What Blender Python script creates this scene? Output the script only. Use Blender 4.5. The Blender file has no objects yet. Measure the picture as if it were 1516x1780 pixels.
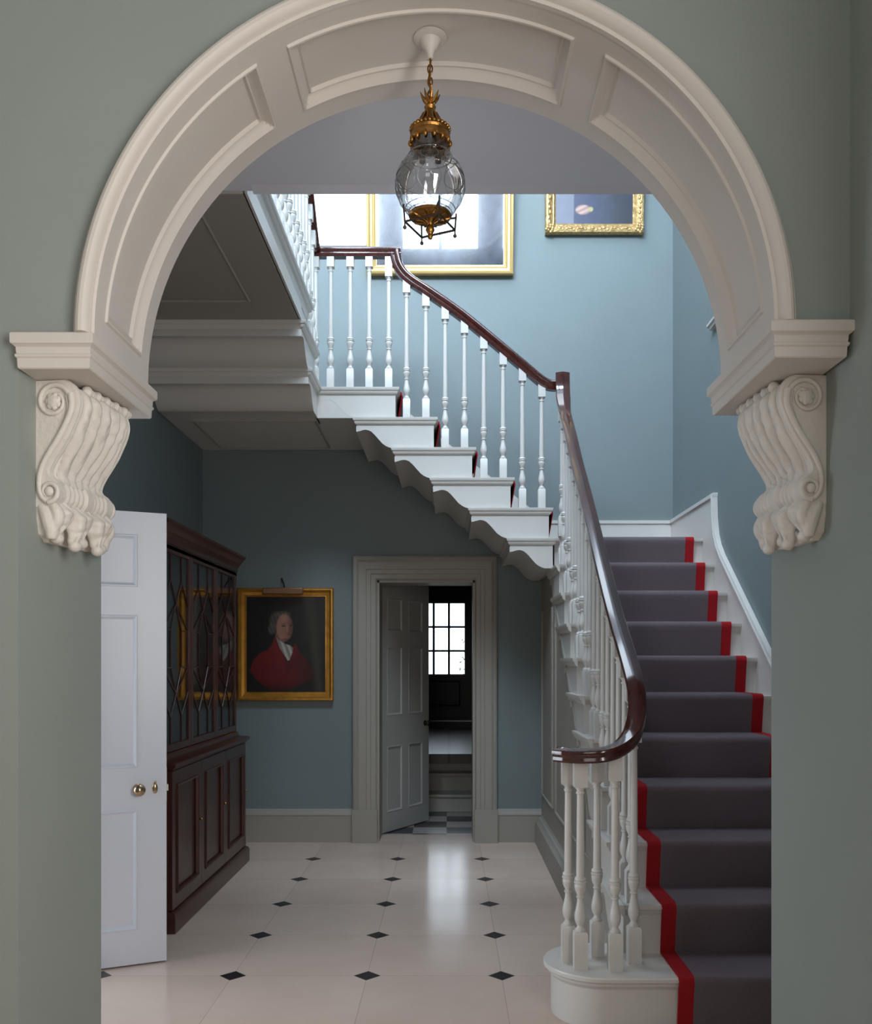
import bpy, math, random
from math import sin, cos, pi, sqrt, atan2, radians
from mathutils import Vector, Matrix
random.seed(7)
COL = bpy.context.scene.collection
H = 1.4

# ------------------------------------------------------------------ materials
def srgb(r, g, b):
    f = lambda c: (c/255/12.92) if c/255 <= .04045 else ((c/255+.055)/1.055)**2.4
    return (f(r), f(g), f(b), 1)

def mat(name, col, rough=.5, metal=0, bump=0, bscale=60, vary=0, vscale=3, coat=0, spec=.5, stretch=None):
    m = bpy.data.materials.new(name); m.use_nodes = True
    nt = m.node_tree; N = nt.nodes; L = nt.links
    p = N['Principled BSDF']
    p.inputs['Base Color'].default_value = col
    p.inputs['Roughness'].default_value = rough
    p.inputs['Metallic'].default_value = metal
    p.inputs['Coat Weight'].default_value = coat
    p.inputs['Coat Roughness'].default_value = .08
    p.inputs['Specular IOR Level'].default_value = spec
    tc = N.new('ShaderNodeTexCoord'); mp = N.new('ShaderNodeMapping')
    L.new(tc.outputs['Object'], mp.inputs['Vector'])
    if stretch: mp.inputs['Scale'].default_value = stretch
    if vary:
        n = N.new('ShaderNodeTexNoise'); n.inputs['Scale'].default_value = vscale
        n.inputs['Detail'].default_value = 6
        L.new(mp.outputs['Vector'], n.inputs['Vector'])
        r = N.new('ShaderNodeValToRGB')
        r.color_ramp.elements[0].position = .3; r.color_ramp.elements[1].position = .7
        r.color_ramp.elements[0].color = tuple(c*(1-vary) for c in col[:3])+(1,)
        r.color_ramp.elements[1].color = tuple(min(1, c*(1+vary)) for c in col[:3])+(1,)
        L.new(n.outputs['Fac'], r.inputs['Fac']); L.new(r.outputs['Color'], p.inputs['Base Color'])
    if bump:
        n = N.new('ShaderNodeTexNoise'); n.inputs['Scale'].default_value = bscale
        n.inputs['Detail'].default_value = 4
        L.new(mp.outputs['Vector'], n.inputs['Vector'])
        b = N.new('ShaderNodeBump'); b.inputs['Strength'].default_value = bump
        b.inputs['Distance'].default_value = .01
        L.new(n.outputs['Fac'], b.inputs['Height']); L.new(b.outputs['Normal'], p.inputs['Normal'])
    return m

M = {}
M['wall'] = mat('wall_paint', srgb(121, 132, 133), .55, bump=.04, bscale=90, vary=.03, vscale=2)
M['frontwall'] = mat('front_wall_paint', srgb(141, 148, 142), .6, bump=.04, bscale=90, vary=.03, vscale=2)
M['stone'] = mat('stone_white_paint', srgb(205, 198, 190), .5, bump=.05, bscale=70, vary=.02)
M['stair'] = mat('stair_white_paint', srgb(212, 208, 202), .35, bump=.02, bscale=50)
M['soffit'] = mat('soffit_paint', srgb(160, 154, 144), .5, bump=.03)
M['ceiling'] = mat('ceiling_paint', srgb(232, 233, 240), .6, bump=.03)
M['plaster'] = mat('corbel_plaster', srgb(214, 208, 200), .55, bump=.25, bscale=70, vary=.03, vscale=12)
M['doorwhite'] = mat('door_gloss_white', srgb(226, 231, 243), .3)
M['doorgrey'] = mat('door_stone_paint', srgb(176, 174, 168), .35)
M['mahog'] = mat('mahogany', srgb(66, 26, 19), .14, vary=.3, vscale=4, coat=.55, stretch=(8, 1, 3))
M['mahogcase'] = mat('mahogany_case', srgb(66, 33, 27), .3, vary=.35, vscale=6, coat=.2, stretch=(5, 5, .6))
M['gold'] = mat('gilt', srgb(206, 150, 66), .38, metal=.75, bump=.08, bscale=40, vary=.18, vscale=18)
M['goldorn'] = mat('antique_gilt', srgb(205, 172, 118), .45, metal=.6, bump=.9, bscale=45, vary=.3, vscale=30)
M['brass'] = mat('aged_brass', srgb(158, 116, 62), .32, metal=1, vary=.3, vscale=40, bump=.2, bscale=150)
M['bronze'] = mat('dark_bronze', srgb(90, 82, 74), .35, metal=.9)
M['knob'] = mat('door_knob_brass', srgb(190, 165, 135), .22, metal=1)
M['nickel'] = mat('steel_plate', srgb(190, 188, 180), .35, metal=.9)
M['runner'] = mat('grey_runner', srgb(112, 100, 104), .95, bump=.4, bscale=400, vary=.06, vscale=120, spec=.15)
M['red'] = mat('red_binding', srgb(158, 30, 36), .9, bump=.3, bscale=400, vary=.08, vscale=100, spec=.15)
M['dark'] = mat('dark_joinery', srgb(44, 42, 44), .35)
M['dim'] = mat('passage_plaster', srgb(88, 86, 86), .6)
M['riserp'] = mat('passage_step_paint', srgb(190, 184, 176), .4)
M['shelf'] = mat('cabinet_interior', srgb(66, 58, 50), .6)
M['hinge'] = mat('brown_hinge', srgb(96, 52, 34), .4, metal=.6)

def floor_mat():
    m = bpy.data.materials.new('limestone_and_slate'); m.use_nodes = True
    nt = m.node_tree; N = nt.nodes; L = nt.links; p = N['Principled BSDF']
    tc = N.new('ShaderNodeTexCoord'); sx = N.new('ShaderNodeSeparateXYZ')
    L.new(tc.outputs['Object'], sx.inputs[0])
    def M1(op, a, b=None):
        n = N.new('ShaderNodeMath'); n.operation = op
        for i, v in enumerate((a, b)):
            if v is None: continue
            if isinstance(v, (int, float)): n.inputs[i].default_value = v
            else: L.new(v, n.inputs[i])
        return n.outputs[0]
    def fold(o, off):
        t = M1('ADD', M1('DIVIDE', M1('SUBTRACT', o, off), .6), 100.5)
        return M1('MULTIPLY', M1('ABSOLUTE', M1('SUBTRACT', M1('FRACT', t), .5)), .6)
    dx = fold(sx.outputs['X'], .235); dy = fold(sx.outputs['Y'], 4.046)
    dia = M1('MULTIPLY', M1('LESS_THAN', M1('ADD', dx, dy), .059), M1('LESS_THAN', sx.outputs['Y'], 6.8))
    joint = M1('LESS_THAN', M1('MINIMUM', dx, dy), .0013)
    jd = M1('MULTIPLY', M1('LESS_THAN', M1('ABSOLUTE', M1('SUBTRACT', M1('ADD', dx, dy), .060)), .0016), M1('LESS_THAN', sx.outputs['Y'], 6.8))
    # per-tile tint
    cellx = M1('FLOOR', M1('DIVIDE', M1('SUBTRACT', sx.outputs['X'], .235), .6))
    celly = M1('FLOOR', M1('DIVIDE', M1('SUBTRACT', sx.outputs['Y'], 4.046), .6))
    cb = N.new('ShaderNodeCombineXYZ'); L.new(cellx, cb.inputs[0]); L.new(celly, cb.inputs[1])
    wn = N.new('ShaderNodeTexWhiteNoise'); L.new(cb.outputs[0], wn.inputs['Vector'])
    ns = N.new('ShaderNodeTexNoise'); ns.inputs['Scale'].default_value = 1.8; ns.inputs['Detail'].default_value = 5
    ns.inputs['Roughness'].default_value = .65
    L.new(tc.outputs['Object'], ns.inputs['Vector'])
    f = M1('ADD', M1('MULTIPLY', wn.outputs['Value'], .3), M1('MULTIPLY', ns.outputs['Fac'], .8))
    r = N.new('ShaderNodeValToRGB')
    r.color_ramp.elements[0].position = .15; r.color_ramp.elements[0].color = srgb(198, 175, 160)
    r.color_ramp.elements[1].position = .95; r.color_ramp.elements[1].color = srgb(222, 203, 188)
    L.new(f, r.inputs['Fac'])
    def mix(fac, a, b):
        n = N.new('ShaderNodeMix'); n.data_type = 'RGBA'; L.new(fac, n.inputs['Factor'])
        if isinstance(a, tuple): n.inputs[6].default_value = a
        else: L.new(a, n.inputs[6])
        if isinstance(b, tuple): n.inputs[7].default_value = b
        else: L.new(b, n.inputs[7])
        return n.outputs[2]
    c = mix(joint, r.outputs['Color'], srgb(176, 156, 142))
    c = mix(dia, c, srgb(42, 38, 42))
    c = mix(jd, c, srgb(140, 128, 116))
    L.new(c, p.inputs['Base Color'])
    rr = M1('ADD', M1('MULTIPLY', ns.outputs['Fac'], .14), .10)
    L.new(rr, p.inputs['Roughness'])
    p.inputs['Specular IOR Level'].default_value = .2
    return m
M['floor'] = floor_mat()

def checker_mat():
    m = bpy.data.materials.new('checker_tiles'); m.use_nodes = True
    N = m.node_tree.nodes; L = m.node_tree.links; p = N['Principled BSDF']
    tc = N.new('ShaderNodeTexCoord'); mp = N.new('ShaderNodeMapping'); ck = N.new('ShaderNodeTexChecker')
    mp.inputs['Location'].default_value = (.02, .1, .001)
    ck.inputs['Scale'].default_value = 3.6
    ck.inputs['Color1'].default_value = srgb(60, 60, 64); ck.inputs['Color2'].default_value = srgb(170, 162, 156)
    L.new(tc.outputs['Object'], mp.inputs['Vector']); L.new(mp.outputs['Vector'], ck.inputs['Vector'])
    L.new(ck.outputs['Color'], p.inputs['Base Color']); p.inputs['Roughness'].default_value = .3
    return m
M['checker'] = checker_mat()

def tile_mat():
    m = bpy.data.materials.new('upper_passage_tiles'); m.use_nodes = True
    N = m.node_tree.nodes; L = m.node_tree.links; p = N['Principled BSDF']
    tc = N.new('ShaderNodeTexCoord'); b = N.new('ShaderNodeTexBrick')
    b.inputs['Scale'].default_value = 1; b.inputs['Brick Width'].default_value = .5
    b.inputs['Row Height'].default_value = .5; b.inputs['Mortar Size'].default_value = .012
    b.offset = 0
    b.inputs['Color1'].default_value = srgb(120, 112, 108); b.inputs['Color2'].default_value = srgb(100, 96, 96)
    b.inputs['Mortar'].default_value = srgb(50, 48, 50)
    L.new(tc.outputs['Object'], b.inputs['Vector']); L.new(b.outputs['Color'], p.inputs['Base Color'])
    bp = N.new('ShaderNodeBump'); bp.inputs['Strength'].default_value = .4; bp.invert = True
    L.new(b.outputs['Fac'], bp.inputs['Height']); L.new(bp.outputs['Normal'], p.inputs['Normal'])
    p.inputs['Roughness'].default_value = .28
    return m
M['tile'] = tile_mat()

def glass_mat(name, tint=(1, 1, 1, 1), rough=.02, base=.04, edge=.9):
    m = bpy.data.materials.new(name); m.use_nodes = True
    nt = m.node_tree; N = nt.nodes; L = nt.links
    for n in list(N):
        if n.type == 'BSDF_PRINCIPLED': N.remove(n)
    out = [n for n in N if n.type == 'OUTPUT_MATERIAL'][0]
    t = N.new('ShaderNodeBsdfTransparent'); t.inputs[0].default_value = tint
    g = N.new('ShaderNodeBsdfGlossy'); g.inputs['Roughness'].default_value = rough
    lw = N.new('ShaderNodeLayerWeight'); lw.inputs['Blend'].default_value = .35
    mr = N.new('ShaderNodeMapRange'); mr.inputs['To Min'].default_value = base; mr.inputs['To Max'].default_value = edge
    L.new(lw.outputs['Fresnel'], mr.inputs['Value'])
    mx = N.new('ShaderNodeMixShader'); L.new(mr.outputs[0], mx.inputs[0])
    L.new(t.outputs[0], mx.inputs[1]); L.new(g.outputs[0], mx.inputs[2]); L.new(mx.outputs[0], out.inputs['Surface'])
    return m
M['glass'] = glass_mat('clear_glass', (.97, .98, .99, 1), .01, .03, .6)
M['lampglass'] = glass_mat('lantern_glass', (.94, .95, .96, 1), .03, .10, .8)
M['caseglass'] = glass_mat('cabinet_glass', (.75, .75, .75, 1), .03, .06, .8)

def canvas_mat(name, rough=.25, coat=.3):
    m = bpy.data.materials.new(name); m.use_nodes = True
    N = m.node_tree.nodes; L = m.node_tree.links; p = N['Principled BSDF']
    a = N.new('ShaderNodeVertexColor'); a.layer_name = 'paint'
    tc = N.new('ShaderNodeTexCoord'); n = N.new('ShaderNodeTexNoise'); n.inputs['Scale'].default_value = 14
    n.inputs['Detail'].default_value = 8; L.new(tc.outputs['Object'], n.inputs['Vector'])
    mx = N.new('ShaderNodeMix'); mx.data_type = 'RGBA'; mx.blend_type = 'MULTIPLY'; mx.inputs['Factor'].default_value = .45
    L.new(a.outputs['Color'], mx.inputs[6]); L.new(n.outputs['Fac'], mx.inputs[7])
    ga = N.new('ShaderNodeBrightContrast'); ga.inputs['Bright'].default_value = .0
    L.new(mx.outputs[2], ga.inputs['Color']); L.new(ga.outputs['Color'], p.inputs['Base Color'])
    p.inputs['Roughness'].default_value = rough; p.inputs['Coat Weight'].default_value = coat
    p.inputs['Coat Roughness'].default_value = .02
    return m

# ------------------------------------------------------------------ mesh builder
class MB:
    def __init__(s): s.v = []; s.f = []
    def add(s, vs, fs):
        o = len(s.v); s.v += [tuple(v) for v in vs]; s.f += [tuple(i+o for i in f) for f in fs]; return s
    def box(s, x0, x1, y0, y1, z0, z1):
        x0, x1 = sorted((x0, x1)); y0, y1 = sorted((y0, y1)); z0, z1 = sorted((z0, z1))
        return s.add([(x0,y0,z0),(x1,y0,z0),(x1,y1,z0),(x0,y1,z0),(x0,y0,z1),(x1,y0,z1),(x1,y1,z1),(x0,y1,z1)],
                     [(0,3,2,1),(4,5,6,7),(0,1,5,4),(1,2,6,5),(2,3,7,6),(3,0,4,7)])
    def prism(s, poly, axis, a0, a1):
        """poly in the two other axes (in xyz order), extruded along axis a0..a1"""
        n = len(poly)
        def P(p, a):
            return {'x': (a, p[0], p[1]), 'y': (p[0], a, p[1]), 'z': (p[0], p[1], a)}[axis]
        vs = [P(p, a0) for p in poly]+[P(p, a1) for p in poly]
        fs = [tuple(range(n)), tuple(range(2*n-1, n-1, -1))]+[(i, i+n, (i+1) % n+n, (i+1) % n) for i in range(n)]
        return s.add(vs, fs)
    def loft(s, rings, closed=True, caps=True):
        n = len(rings[0]); vs = [p for r in rings for p in r]; fs = []
        for k in range(len(rings)-1):
            for i in range(n if closed else n-1):
                j = (i+1) % n
                fs.append((k*n+i, k*n+j, (k+1)*n+j, (k+1)*n+i))
        if caps:
            fs.append(tuple(range(n-1, -1, -1))); b = (len(rings)-1)*n; fs.append(tuple(range(b, b+n)))
        return s.add(vs, fs)
    def lathe(s, prof, c=(0, 0, 0), seg=24, axis='z'):
        rings = []
        for r, z in prof:
            ring = []
            for i in range(seg):
                a = 2*pi*i/seg
                q = (r*cos(a), r*sin(a), z)
                if axis == 'x': q = (z, r*cos(a), r*sin(a))
                if axis == 'y': q = (r*cos(a), z, r*sin(a))
                ring.append((c[0]+q[0], c[1]+q[1], c[2]+q[2]))
            rings.append(ring)
        return s.loft(rings)
    def sweep(s, path, sec, side=None, closed=False, scale=None):
        """section (a,b): a along side, b along up. side: fn(i,tangent)->Vector or None"""
        P = [Vector(p) for p in path]; n = len(P); rings = []
        for i in range(n):
            if closed: t = P[(i+1) % n]-P[i-1]
            else: t = P[min(i+1, n-1)]-P[max(i-1, 0)]
            t.normalize()
            if side is None:
                h = Vector((t.x, t.y, 0))
                if h.length < 1e-4: h = Vector((1, 0, 0))
                sd = Vector((h.y, -h.x, 0)).normalized()
            else: sd = side(i, t) if callable(side) else Vector(side)
            up = sd.cross(t).normalized()
            k = scale[i] if scale else 1
            rings.append([tuple(P[i]+sd*a*k+up*b*k) for a, b in sec])
        if closed: rings.append(rings[0])
        return s.loft(rings, caps=not closed)
    def tube(s, path, r, seg=8, closed=False):
        P = [Vector(p) for p in path]; n = len(P); rings = []; prev = None
        for i in range(n):
            t = (P[(i+1) % n]-P[i-1]) if closed else (P[min(i+1, n-1)]-P[max(i-1, 0)])
            t.normalize()
            if prev is None:
                a = Vector((0, 0, 1)) if abs(t.z) < .9 else Vector((1, 0, 0)); u = t.cross(a).normalized()
            else:
                u = (prev-t*prev.dot(t)).normalized()
            prev = u; w = t.cross(u); rr = r[i] if isinstance(r, (list, tuple)) else r
            rings.append([tuple(P[i]+u*cos(2*pi*k/seg)*rr+w*sin(2*pi*k/seg)*rr) for k in range(seg)])
        if closed: rings.append(rings[0])
        return s.loft(rings, caps=not closed)
    def sphere(s, c, r, seg=12, rings=8, sc=(1, 1, 1)):
        R = []
        for k in range(rings+1):
            a = -pi/2+pi*k/rings; rr = max(cos(a), .02)*r; z = sin(a)*r
            R.append([(c[0]+rr*cos(2*pi*i/seg)*sc[0], c[1]+rr*sin(2*pi*i/seg)*sc[1], c[2]+z*sc[2]) for i in range(seg)])
        return s.loft(R)
    def rectloft(s, levels):
        """levels: (x0,x1,y0,y1,z)"""
        return s.loft([[(a, c, z), (b, c, z), (b, d, z), (a, d, z)] for a, b, c, d, z in levels])
    def frame(s, w, h, prof, plane):
        """mitred frame of outer size w,h; prof (inward offset, forward height); plane fn(u,v,n)->xyz, u,v centred"""
        rings = []
        for sx, sy in ((-1, -1), (1, -1), (1, 1), (-1, 1), (-1, -1)):
            rings.append([plane(sx*(w/2-o), sy*(h/2-o), n) for o, n in prof])
        return s.loft(rings, closed=True, caps=False)
    def xf(s, fn): s.v = [tuple(fn(*v)) for v in s.v]; return s
    def build(s, name, m, parent=None, angle=35, bevel=0):
        me = bpy.data.meshes.new(name); me.from_pydata(s.v, [], s.f); me.update()
        import bmesh
        bm = bmesh.new(); bm.from_mesh(me)
        bmesh.ops.recalc_face_normals(bm, faces=bm.faces)
        bm.to_mesh(me); bm.free()
        me.materials.append(M[m] if isinstance(m, str) else m)
        me.polygons.foreach_set('use_smooth', [True]*len(me.polygons)); me.set_sharp_from_angle(angle=radians(angle))
        o = bpy.data.objects.new(name, me); COL.objects.link(o)
        if bevel:
            b = o.modifiers.new('bevel', 'BEVEL'); b.width = bevel; b.segments = 2; b.limit_method = 'ANGLE'
            b.angle_limit = radians(40); b.harden_normals = False
        if parent: o.parent = parent
        return o

def tag(o, label=None, cat=None, group=None, kind=None):
    if label: o['label'] = label
    if cat: o['category'] = cat
    if group: o['group'] = group
    if kind: o['kind'] = kind
    return o
def empty(name, loc=(0, 0, 0)):
    o = bpy.data.objects.new(name, None); COL.objects.link(o); o.location = loc; return o
def struct(mb, name, m, label=None, cat=None, **k):
    o = mb.build(name, m, **k); tag(o, label, cat, kind='structure'); return o
def at_origin(root):
    """children were modelled in world space: keep them there although root has moved"""
    bpy.context.view_layer.update()
    inv = Matrix.Translation(-root.location)
    for c in root.children: c.matrix_parent_inverse = inv

# ------------------------------------------------------------------ key dimensions
YW = 7.06                       # back wall
XL, XR = -1.92, 1.745           # hall side walls
ZC = 3.47                       # hall ceiling
R_, G_ = .2035, .2713
Yf = lambda x: 2.43-(x+1.1)*.04286
Yb = lambda x: 2.853-.0257*(x+.9465)
AC, AZ, AR = -.0525, 2.275, .895
RX = 1.035

# ------------------------------------------------------------------ floor, walls, ceilings
b = MB(); b.box(-3.4, 2.3, -3.2, 7.36, -.1, 0); struct(b, 'floor', 'floor', 'pale limestone floor with small black diamond insets', 'floor')

def wall_with_holes(mb, x0, x1, z0, z1, y0, y1, holes):
    """xz wall between y0,y1 with rectangular holes (hx0,hx1,hz0,hz1)"""
    xs = sorted({x0, x1, *[h[0] for h in holes], *[h[1] for h in holes]})
    zs = sorted({z0, z1, *[h[2] for h in holes], *[h[3] for h in holes]})
    for i in range(len(xs)-1):
        for j in range(len(zs)-1):
            cx, cz = (xs[i]+xs[i+1])/2, (zs[j]+zs[j+1])/2
            if any(h[0] < cx < h[1] and h[2] < cz < h[3] for h in holes): continue
            mb.box(xs[i], xs[i+1], y0, y1, zs[j], zs[j+1])
    return mb
WIN = (-1.085, -.60, 4.66, 6.3)
b = wall_with_holes(MB(), XL-.3, XR+.3, 0, 7.2, YW, YW+.3, [(-.56, .203, 0, 2.037), WIN])
struct(b, 'wall_back', 'wall', 'blue-green back wall of the stair hall', 'wall')
b = MB(); b.box(XL-.3, XL, 3.98, YW, 0, 7.2); b.box(XL-.3, XL, 2.86, 3.98, 2.13, 7.2); b.box(XL-.3, XL, 2.86, 3.08, 0, 2.13)
struct(b, 'wall_left', 'wall', 'dark blue-green left wall behind the bookcase', 'wall')
b = MB(); b.box(XR, XR+.25, 2.86, YW, 0, 7.2); struct(b, 'wall_right', 'wall', 'blue-green wall along the right of the stairs', 'wall')
# upper front wall with three windows (seen only as reflections, light source of the well)
TW = [(-1.75, -.80), (-.59, .385), (.60, 1.55)]
b = wall_with_holes(MB(), XL-.3, XR+.3, ZC+.2, 7.2, 2.86, 2.98, [(a, c, 5.62, 6.8) for a, c in TW])
struct(b, 'wall_upper_front', 'wall', 'upper wall of the stairwell facing the paintings', 'wall')
for k, (a, c) in enumerate(TW):
    w = MB(); 
    for x in (a+.02, (a+c)/2, c-.02): w.box(x-.02, x+.02, 2.90, 2.95, 5.62, 6.8)
    for z in (5.64, 6.78): w.box(a, c, 2.90, 2.95, z-.02, z+.02)
    struct(w, 'window_%d' % (k+2), 'stair', 'high white sash window above the hall, number %s from left' % ('one', 'two', 'three')[k], 'window')
b = MB(); b.box(XL, XR, 2.84, 3.98, ZC, ZC+.19)
struct(b, 'ceiling', 'ceiling', 'pale hall ceiling just behind the arch', 'ceiling')
b = MB(); b.prism([(3.93, ZC), (3.985, ZC-.012), (3.995, ZC), (3.995, ZC+.2), (3.93, ZC+.2)], 'x', -.86, XR)
struct(b, 'trim_1', 'ceiling', 'thin pale bead along the edge of the hall ceiling', 'trim')
b = MB(); b.box(XL-.3, XR+.3, 2.86, 4.3, 7.2, 7.35); b.box(XL-.3, XR+.3, 6.4, YW+.3, 7.2, 7.35)
b.box(XL-.3, -1.3, 4.3, 6.4, 7.2, 7.35); b.box(.5, XR+.3, 4.3, 6.4, 7.2, 7.35)
struct(b, 'ceiling_upper', 'ceiling', 'upper ceiling of the stairwell around the rooflight', 'ceiling')

# front wall with the arch
b = MB()
NS = 72
fr, bk = [], []
outline = [(AC-AR*cos(pi*k/NS), AZ+AR*sin(pi*k/NS)) for k in range(NS+1)]
top = 4.3
for k in range(NS):
    (xa, za), (xb, zb) = outline[k], outline[k+1]
    for Y in (Yf, Yb):
        b.add([(xa, Y(xa), za), (xb, Y(xb), zb), (xb, Y(xb), top), (xa, Y(xa), top)], [(0, 1, 2, 3)])
for x0, x1 in ((-2.7, AC-AR), (AC+AR, RX)):
    for Y in (Yf, Yb):
        b.add([(x0, Y(x0), AZ), (x1, Y(x1), AZ), (x1, Y(x1), top), (x0, Y(x0), top)], [(0, 1, 2, 3)])
b.add([(-2.7, Yf(-2.7), top), (RX, Yf(RX), top), (RX, Yb(RX), top), (-2.7, Yb(-2.7), top)], [(0, 1, 2, 3)])
struct(b, 'wall_front', 'frontwall', 'grey-green wall above and around the arch', 'wall')
b = MB(); b.prism([(-1.156, Yf(-1.156)), (-1.097, 2.857), (-2.7, 2.90), (-2.7, Yf(-2.7))], 'z', 0, AZ)
struct(b, 'wall_left_pier', 'frontwall', 'grey-green pier under the left end of the arch', 'wall')
b = MB(); b.prism([(RX, 2.335), (.999, 2.807), (1.995, 2.82), (1.995, -3.2), (1.06, -3.2)], 'z', 0, top)
struct(b, 'wall_right_pier', 'frontwall', 'dark grey-green side wall under the right end of the arch', 'wall')
b = MB(); b.box(-2.95, -2.7, -3.2, 2.9, 0, top); struct(b, 'wall_left_front', 'frontwall', 'left wall of the room in front of the arch', 'wall')
b = MB(); b.box(-2.95, 1.995, -3.35, -3.2, 0, top); struct(b, 'wall_rear_front', 'frontwall', 'rear wall of the room in front of the arch', 'wall')
b = MB()
for y in (-.38, .3, .98): b.box(1.02, 1.06, y-.025, y+.025, .92, 2.88)
for z in (.94, 1.9, 2.86): b.box(1.02, 1.06, -.38, .98, z-.02, z+.02)
struct(b, 'window_5', 'stair', 'white sash window lighting the front of the arch', 'window')
b = MB(); b.box(-2.95, 1.995, -3.2, 2.84, top, top+.15); struct(b, 'ceiling_front', 'ceiling', 'ceiling of the room in front of the arch', 'ceiling')

# soffit of the arch with three sunk panels
def steps_for(a0, a1, unit):
    w = [0, .004, .009, .015, .022, .028, .034, .040, .046]
    return [a0+x/unit for x in w]+[a1-x/unit for x in reversed(w)]
prof_d = [(0, 0), (.004, -.006), (.009, -.0065), (.015, 0), (.022, .008), (.028, .015), (.034, .0185), (.040, .014), (.046, .024)]
def off(d):
    if d <= 0: return 0
    for (a, x), (c, y) in zip(prof_d, prof_d[1:]):
        if d <= c: return x+(y-x)*(d-a)/(c-a)
    return .024
panels = [(radians(-86.3), radians(-31.8)), (radians(-26), radians(26)), (radians(31.8), radians(86.3))]
ths = {-pi/2, pi/2}
for a0, a1 in panels:
    ths.update(steps_for(a0, a1, AR)); n = 40
    ths.update(a0+.046/AR+(a1-a0-.092/AR)*k/n for k in range(1, n))
for k in range(1, 5):
    ths.update((radians(-31.8+5.8*k/5), radians(31.8-5.8*k/5)))
ths = sorted(ths)
D0, D1 = .068, .365
ts = sorted({0, .02, .045, .445, *steps_for(D0, D1, 1), .15, .2, .25, .3, .39, .42})
b = MB(); vs = []
for th in ths:
    for t in ts:
        d = 0
        for a0, a1 in panels:
            if a0 < th < a1: d = min((th-a0)*AR, (a1-th)*AR, t-D0, D1-t)
        r = AR+off(d)
        x = AC+r*sin(th); x0 = AC+AR*sin(th); y0, y1 = Yf(x0), Yb(x0)
        vs.append((x, y0+(y1-y0)*t/.445, AZ+r*cos(th)))
n = len(ts)
b.add(vs, [(i*n+j, i*n+j+1, (i+1)*n+j+1, (i+1)*n+j) for i in range(len(ths)-1) for j in range(n-1)])
struct(b, 'trim_2', 'stone', 'curved arch soffit with three sunk moulded panels', 'arch soffit', angle=28)
# archivolt
sec = [(.892, .006), (.892, -.010), (.899, -.013), (.902, -.012), (.904, -.020), (.909, -.030), (.917, -.036), (.926, -.037), (.934, -.033), (.940, -.024), (.942, -.014), (.947, -.012), (.949, .006)]
rings = []
for k in range(97):
    th = -pi/2+pi*k/96
    rings.append([(AC+r*sin(th), Yf(AC+.9*sin(th))+dy, AZ+r*cos(th)) for r, dy in sec])
b = MB().loft(rings); struct(b, 'trim_3', 'stone', 'rounded stone-white archivolt moulding around the arch front', 'arch moulding', angle=28)

# imposts
imp_prof = [(0, 0), (.006, 0), (.009, .003), (.010, .027), (.014, .031), (.015, .036), (.011, .040), (.012, .044), (.0125, .056), (.019, .062), (.0225, .064), (.0235, .068), (.0235, .090), (.021, .093), (0, .093)]
def impost(name, x0, x1, y0, y1, label):
    b = MB(); b.rectloft([(x0-o, x1+o, y0-o, y1+o, 2.182+z) for o, z in imp_prof])
    struct(b, name, 'stone', label, 'impost', angle=28)
impost('trim_4', -1.140, -.966, 2.422, 2.905, 'moulded impost block under the left end of the arch')
impost('trim_5', .846, 1.012, 2.334, 2.868, 'moulded impost block under the right end of the arch')

# ------------------------------------------------------------------ corbels
PRF = [(.0, 0), (.085, 0), (.1, -.006), (.111, -.017), (.121, -.032), (.1265, -.05), (.128, -.068), (.122, -.093), (.109, -.123), (.093, -.157), (.074, -.186), (.054, -.215), (.040, -.240), (.036, -.256), (.043, -.268), (.055, -.275), (.067, -.288), (.073, -.305), (.070, -.325), (.058, -.340), (.045, -.347), (.02, -.35)]
def resample(pts, n):
    L = [0]
    for a, c in zip(pts, pts[1:]): L.append(L[-1]+math.dist(a, c))
    out = []; k = 0
    for i in range(n):
        s = L[-1]*i/(n-1)
        while k < len(L)-2 and L[k+1] < s: k += 1
        t = (s-L[k])/max(L[k+1]-L[k], 1e-9)
        out.append(tuple(p+(q-p)*t for p, q in zip(pts[k], pts[k+1])))
    return out
def smooth(pts, it=2):
    for _ in range(it):
        pts = [pts[0]]+[tuple((a+2*c+d)/4 for a, c, d in zip(pts[i-1], pts[i], pts[i+1])) for i in range(1, len(pts)-1)]+[pts[-1]]
    return pts
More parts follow.
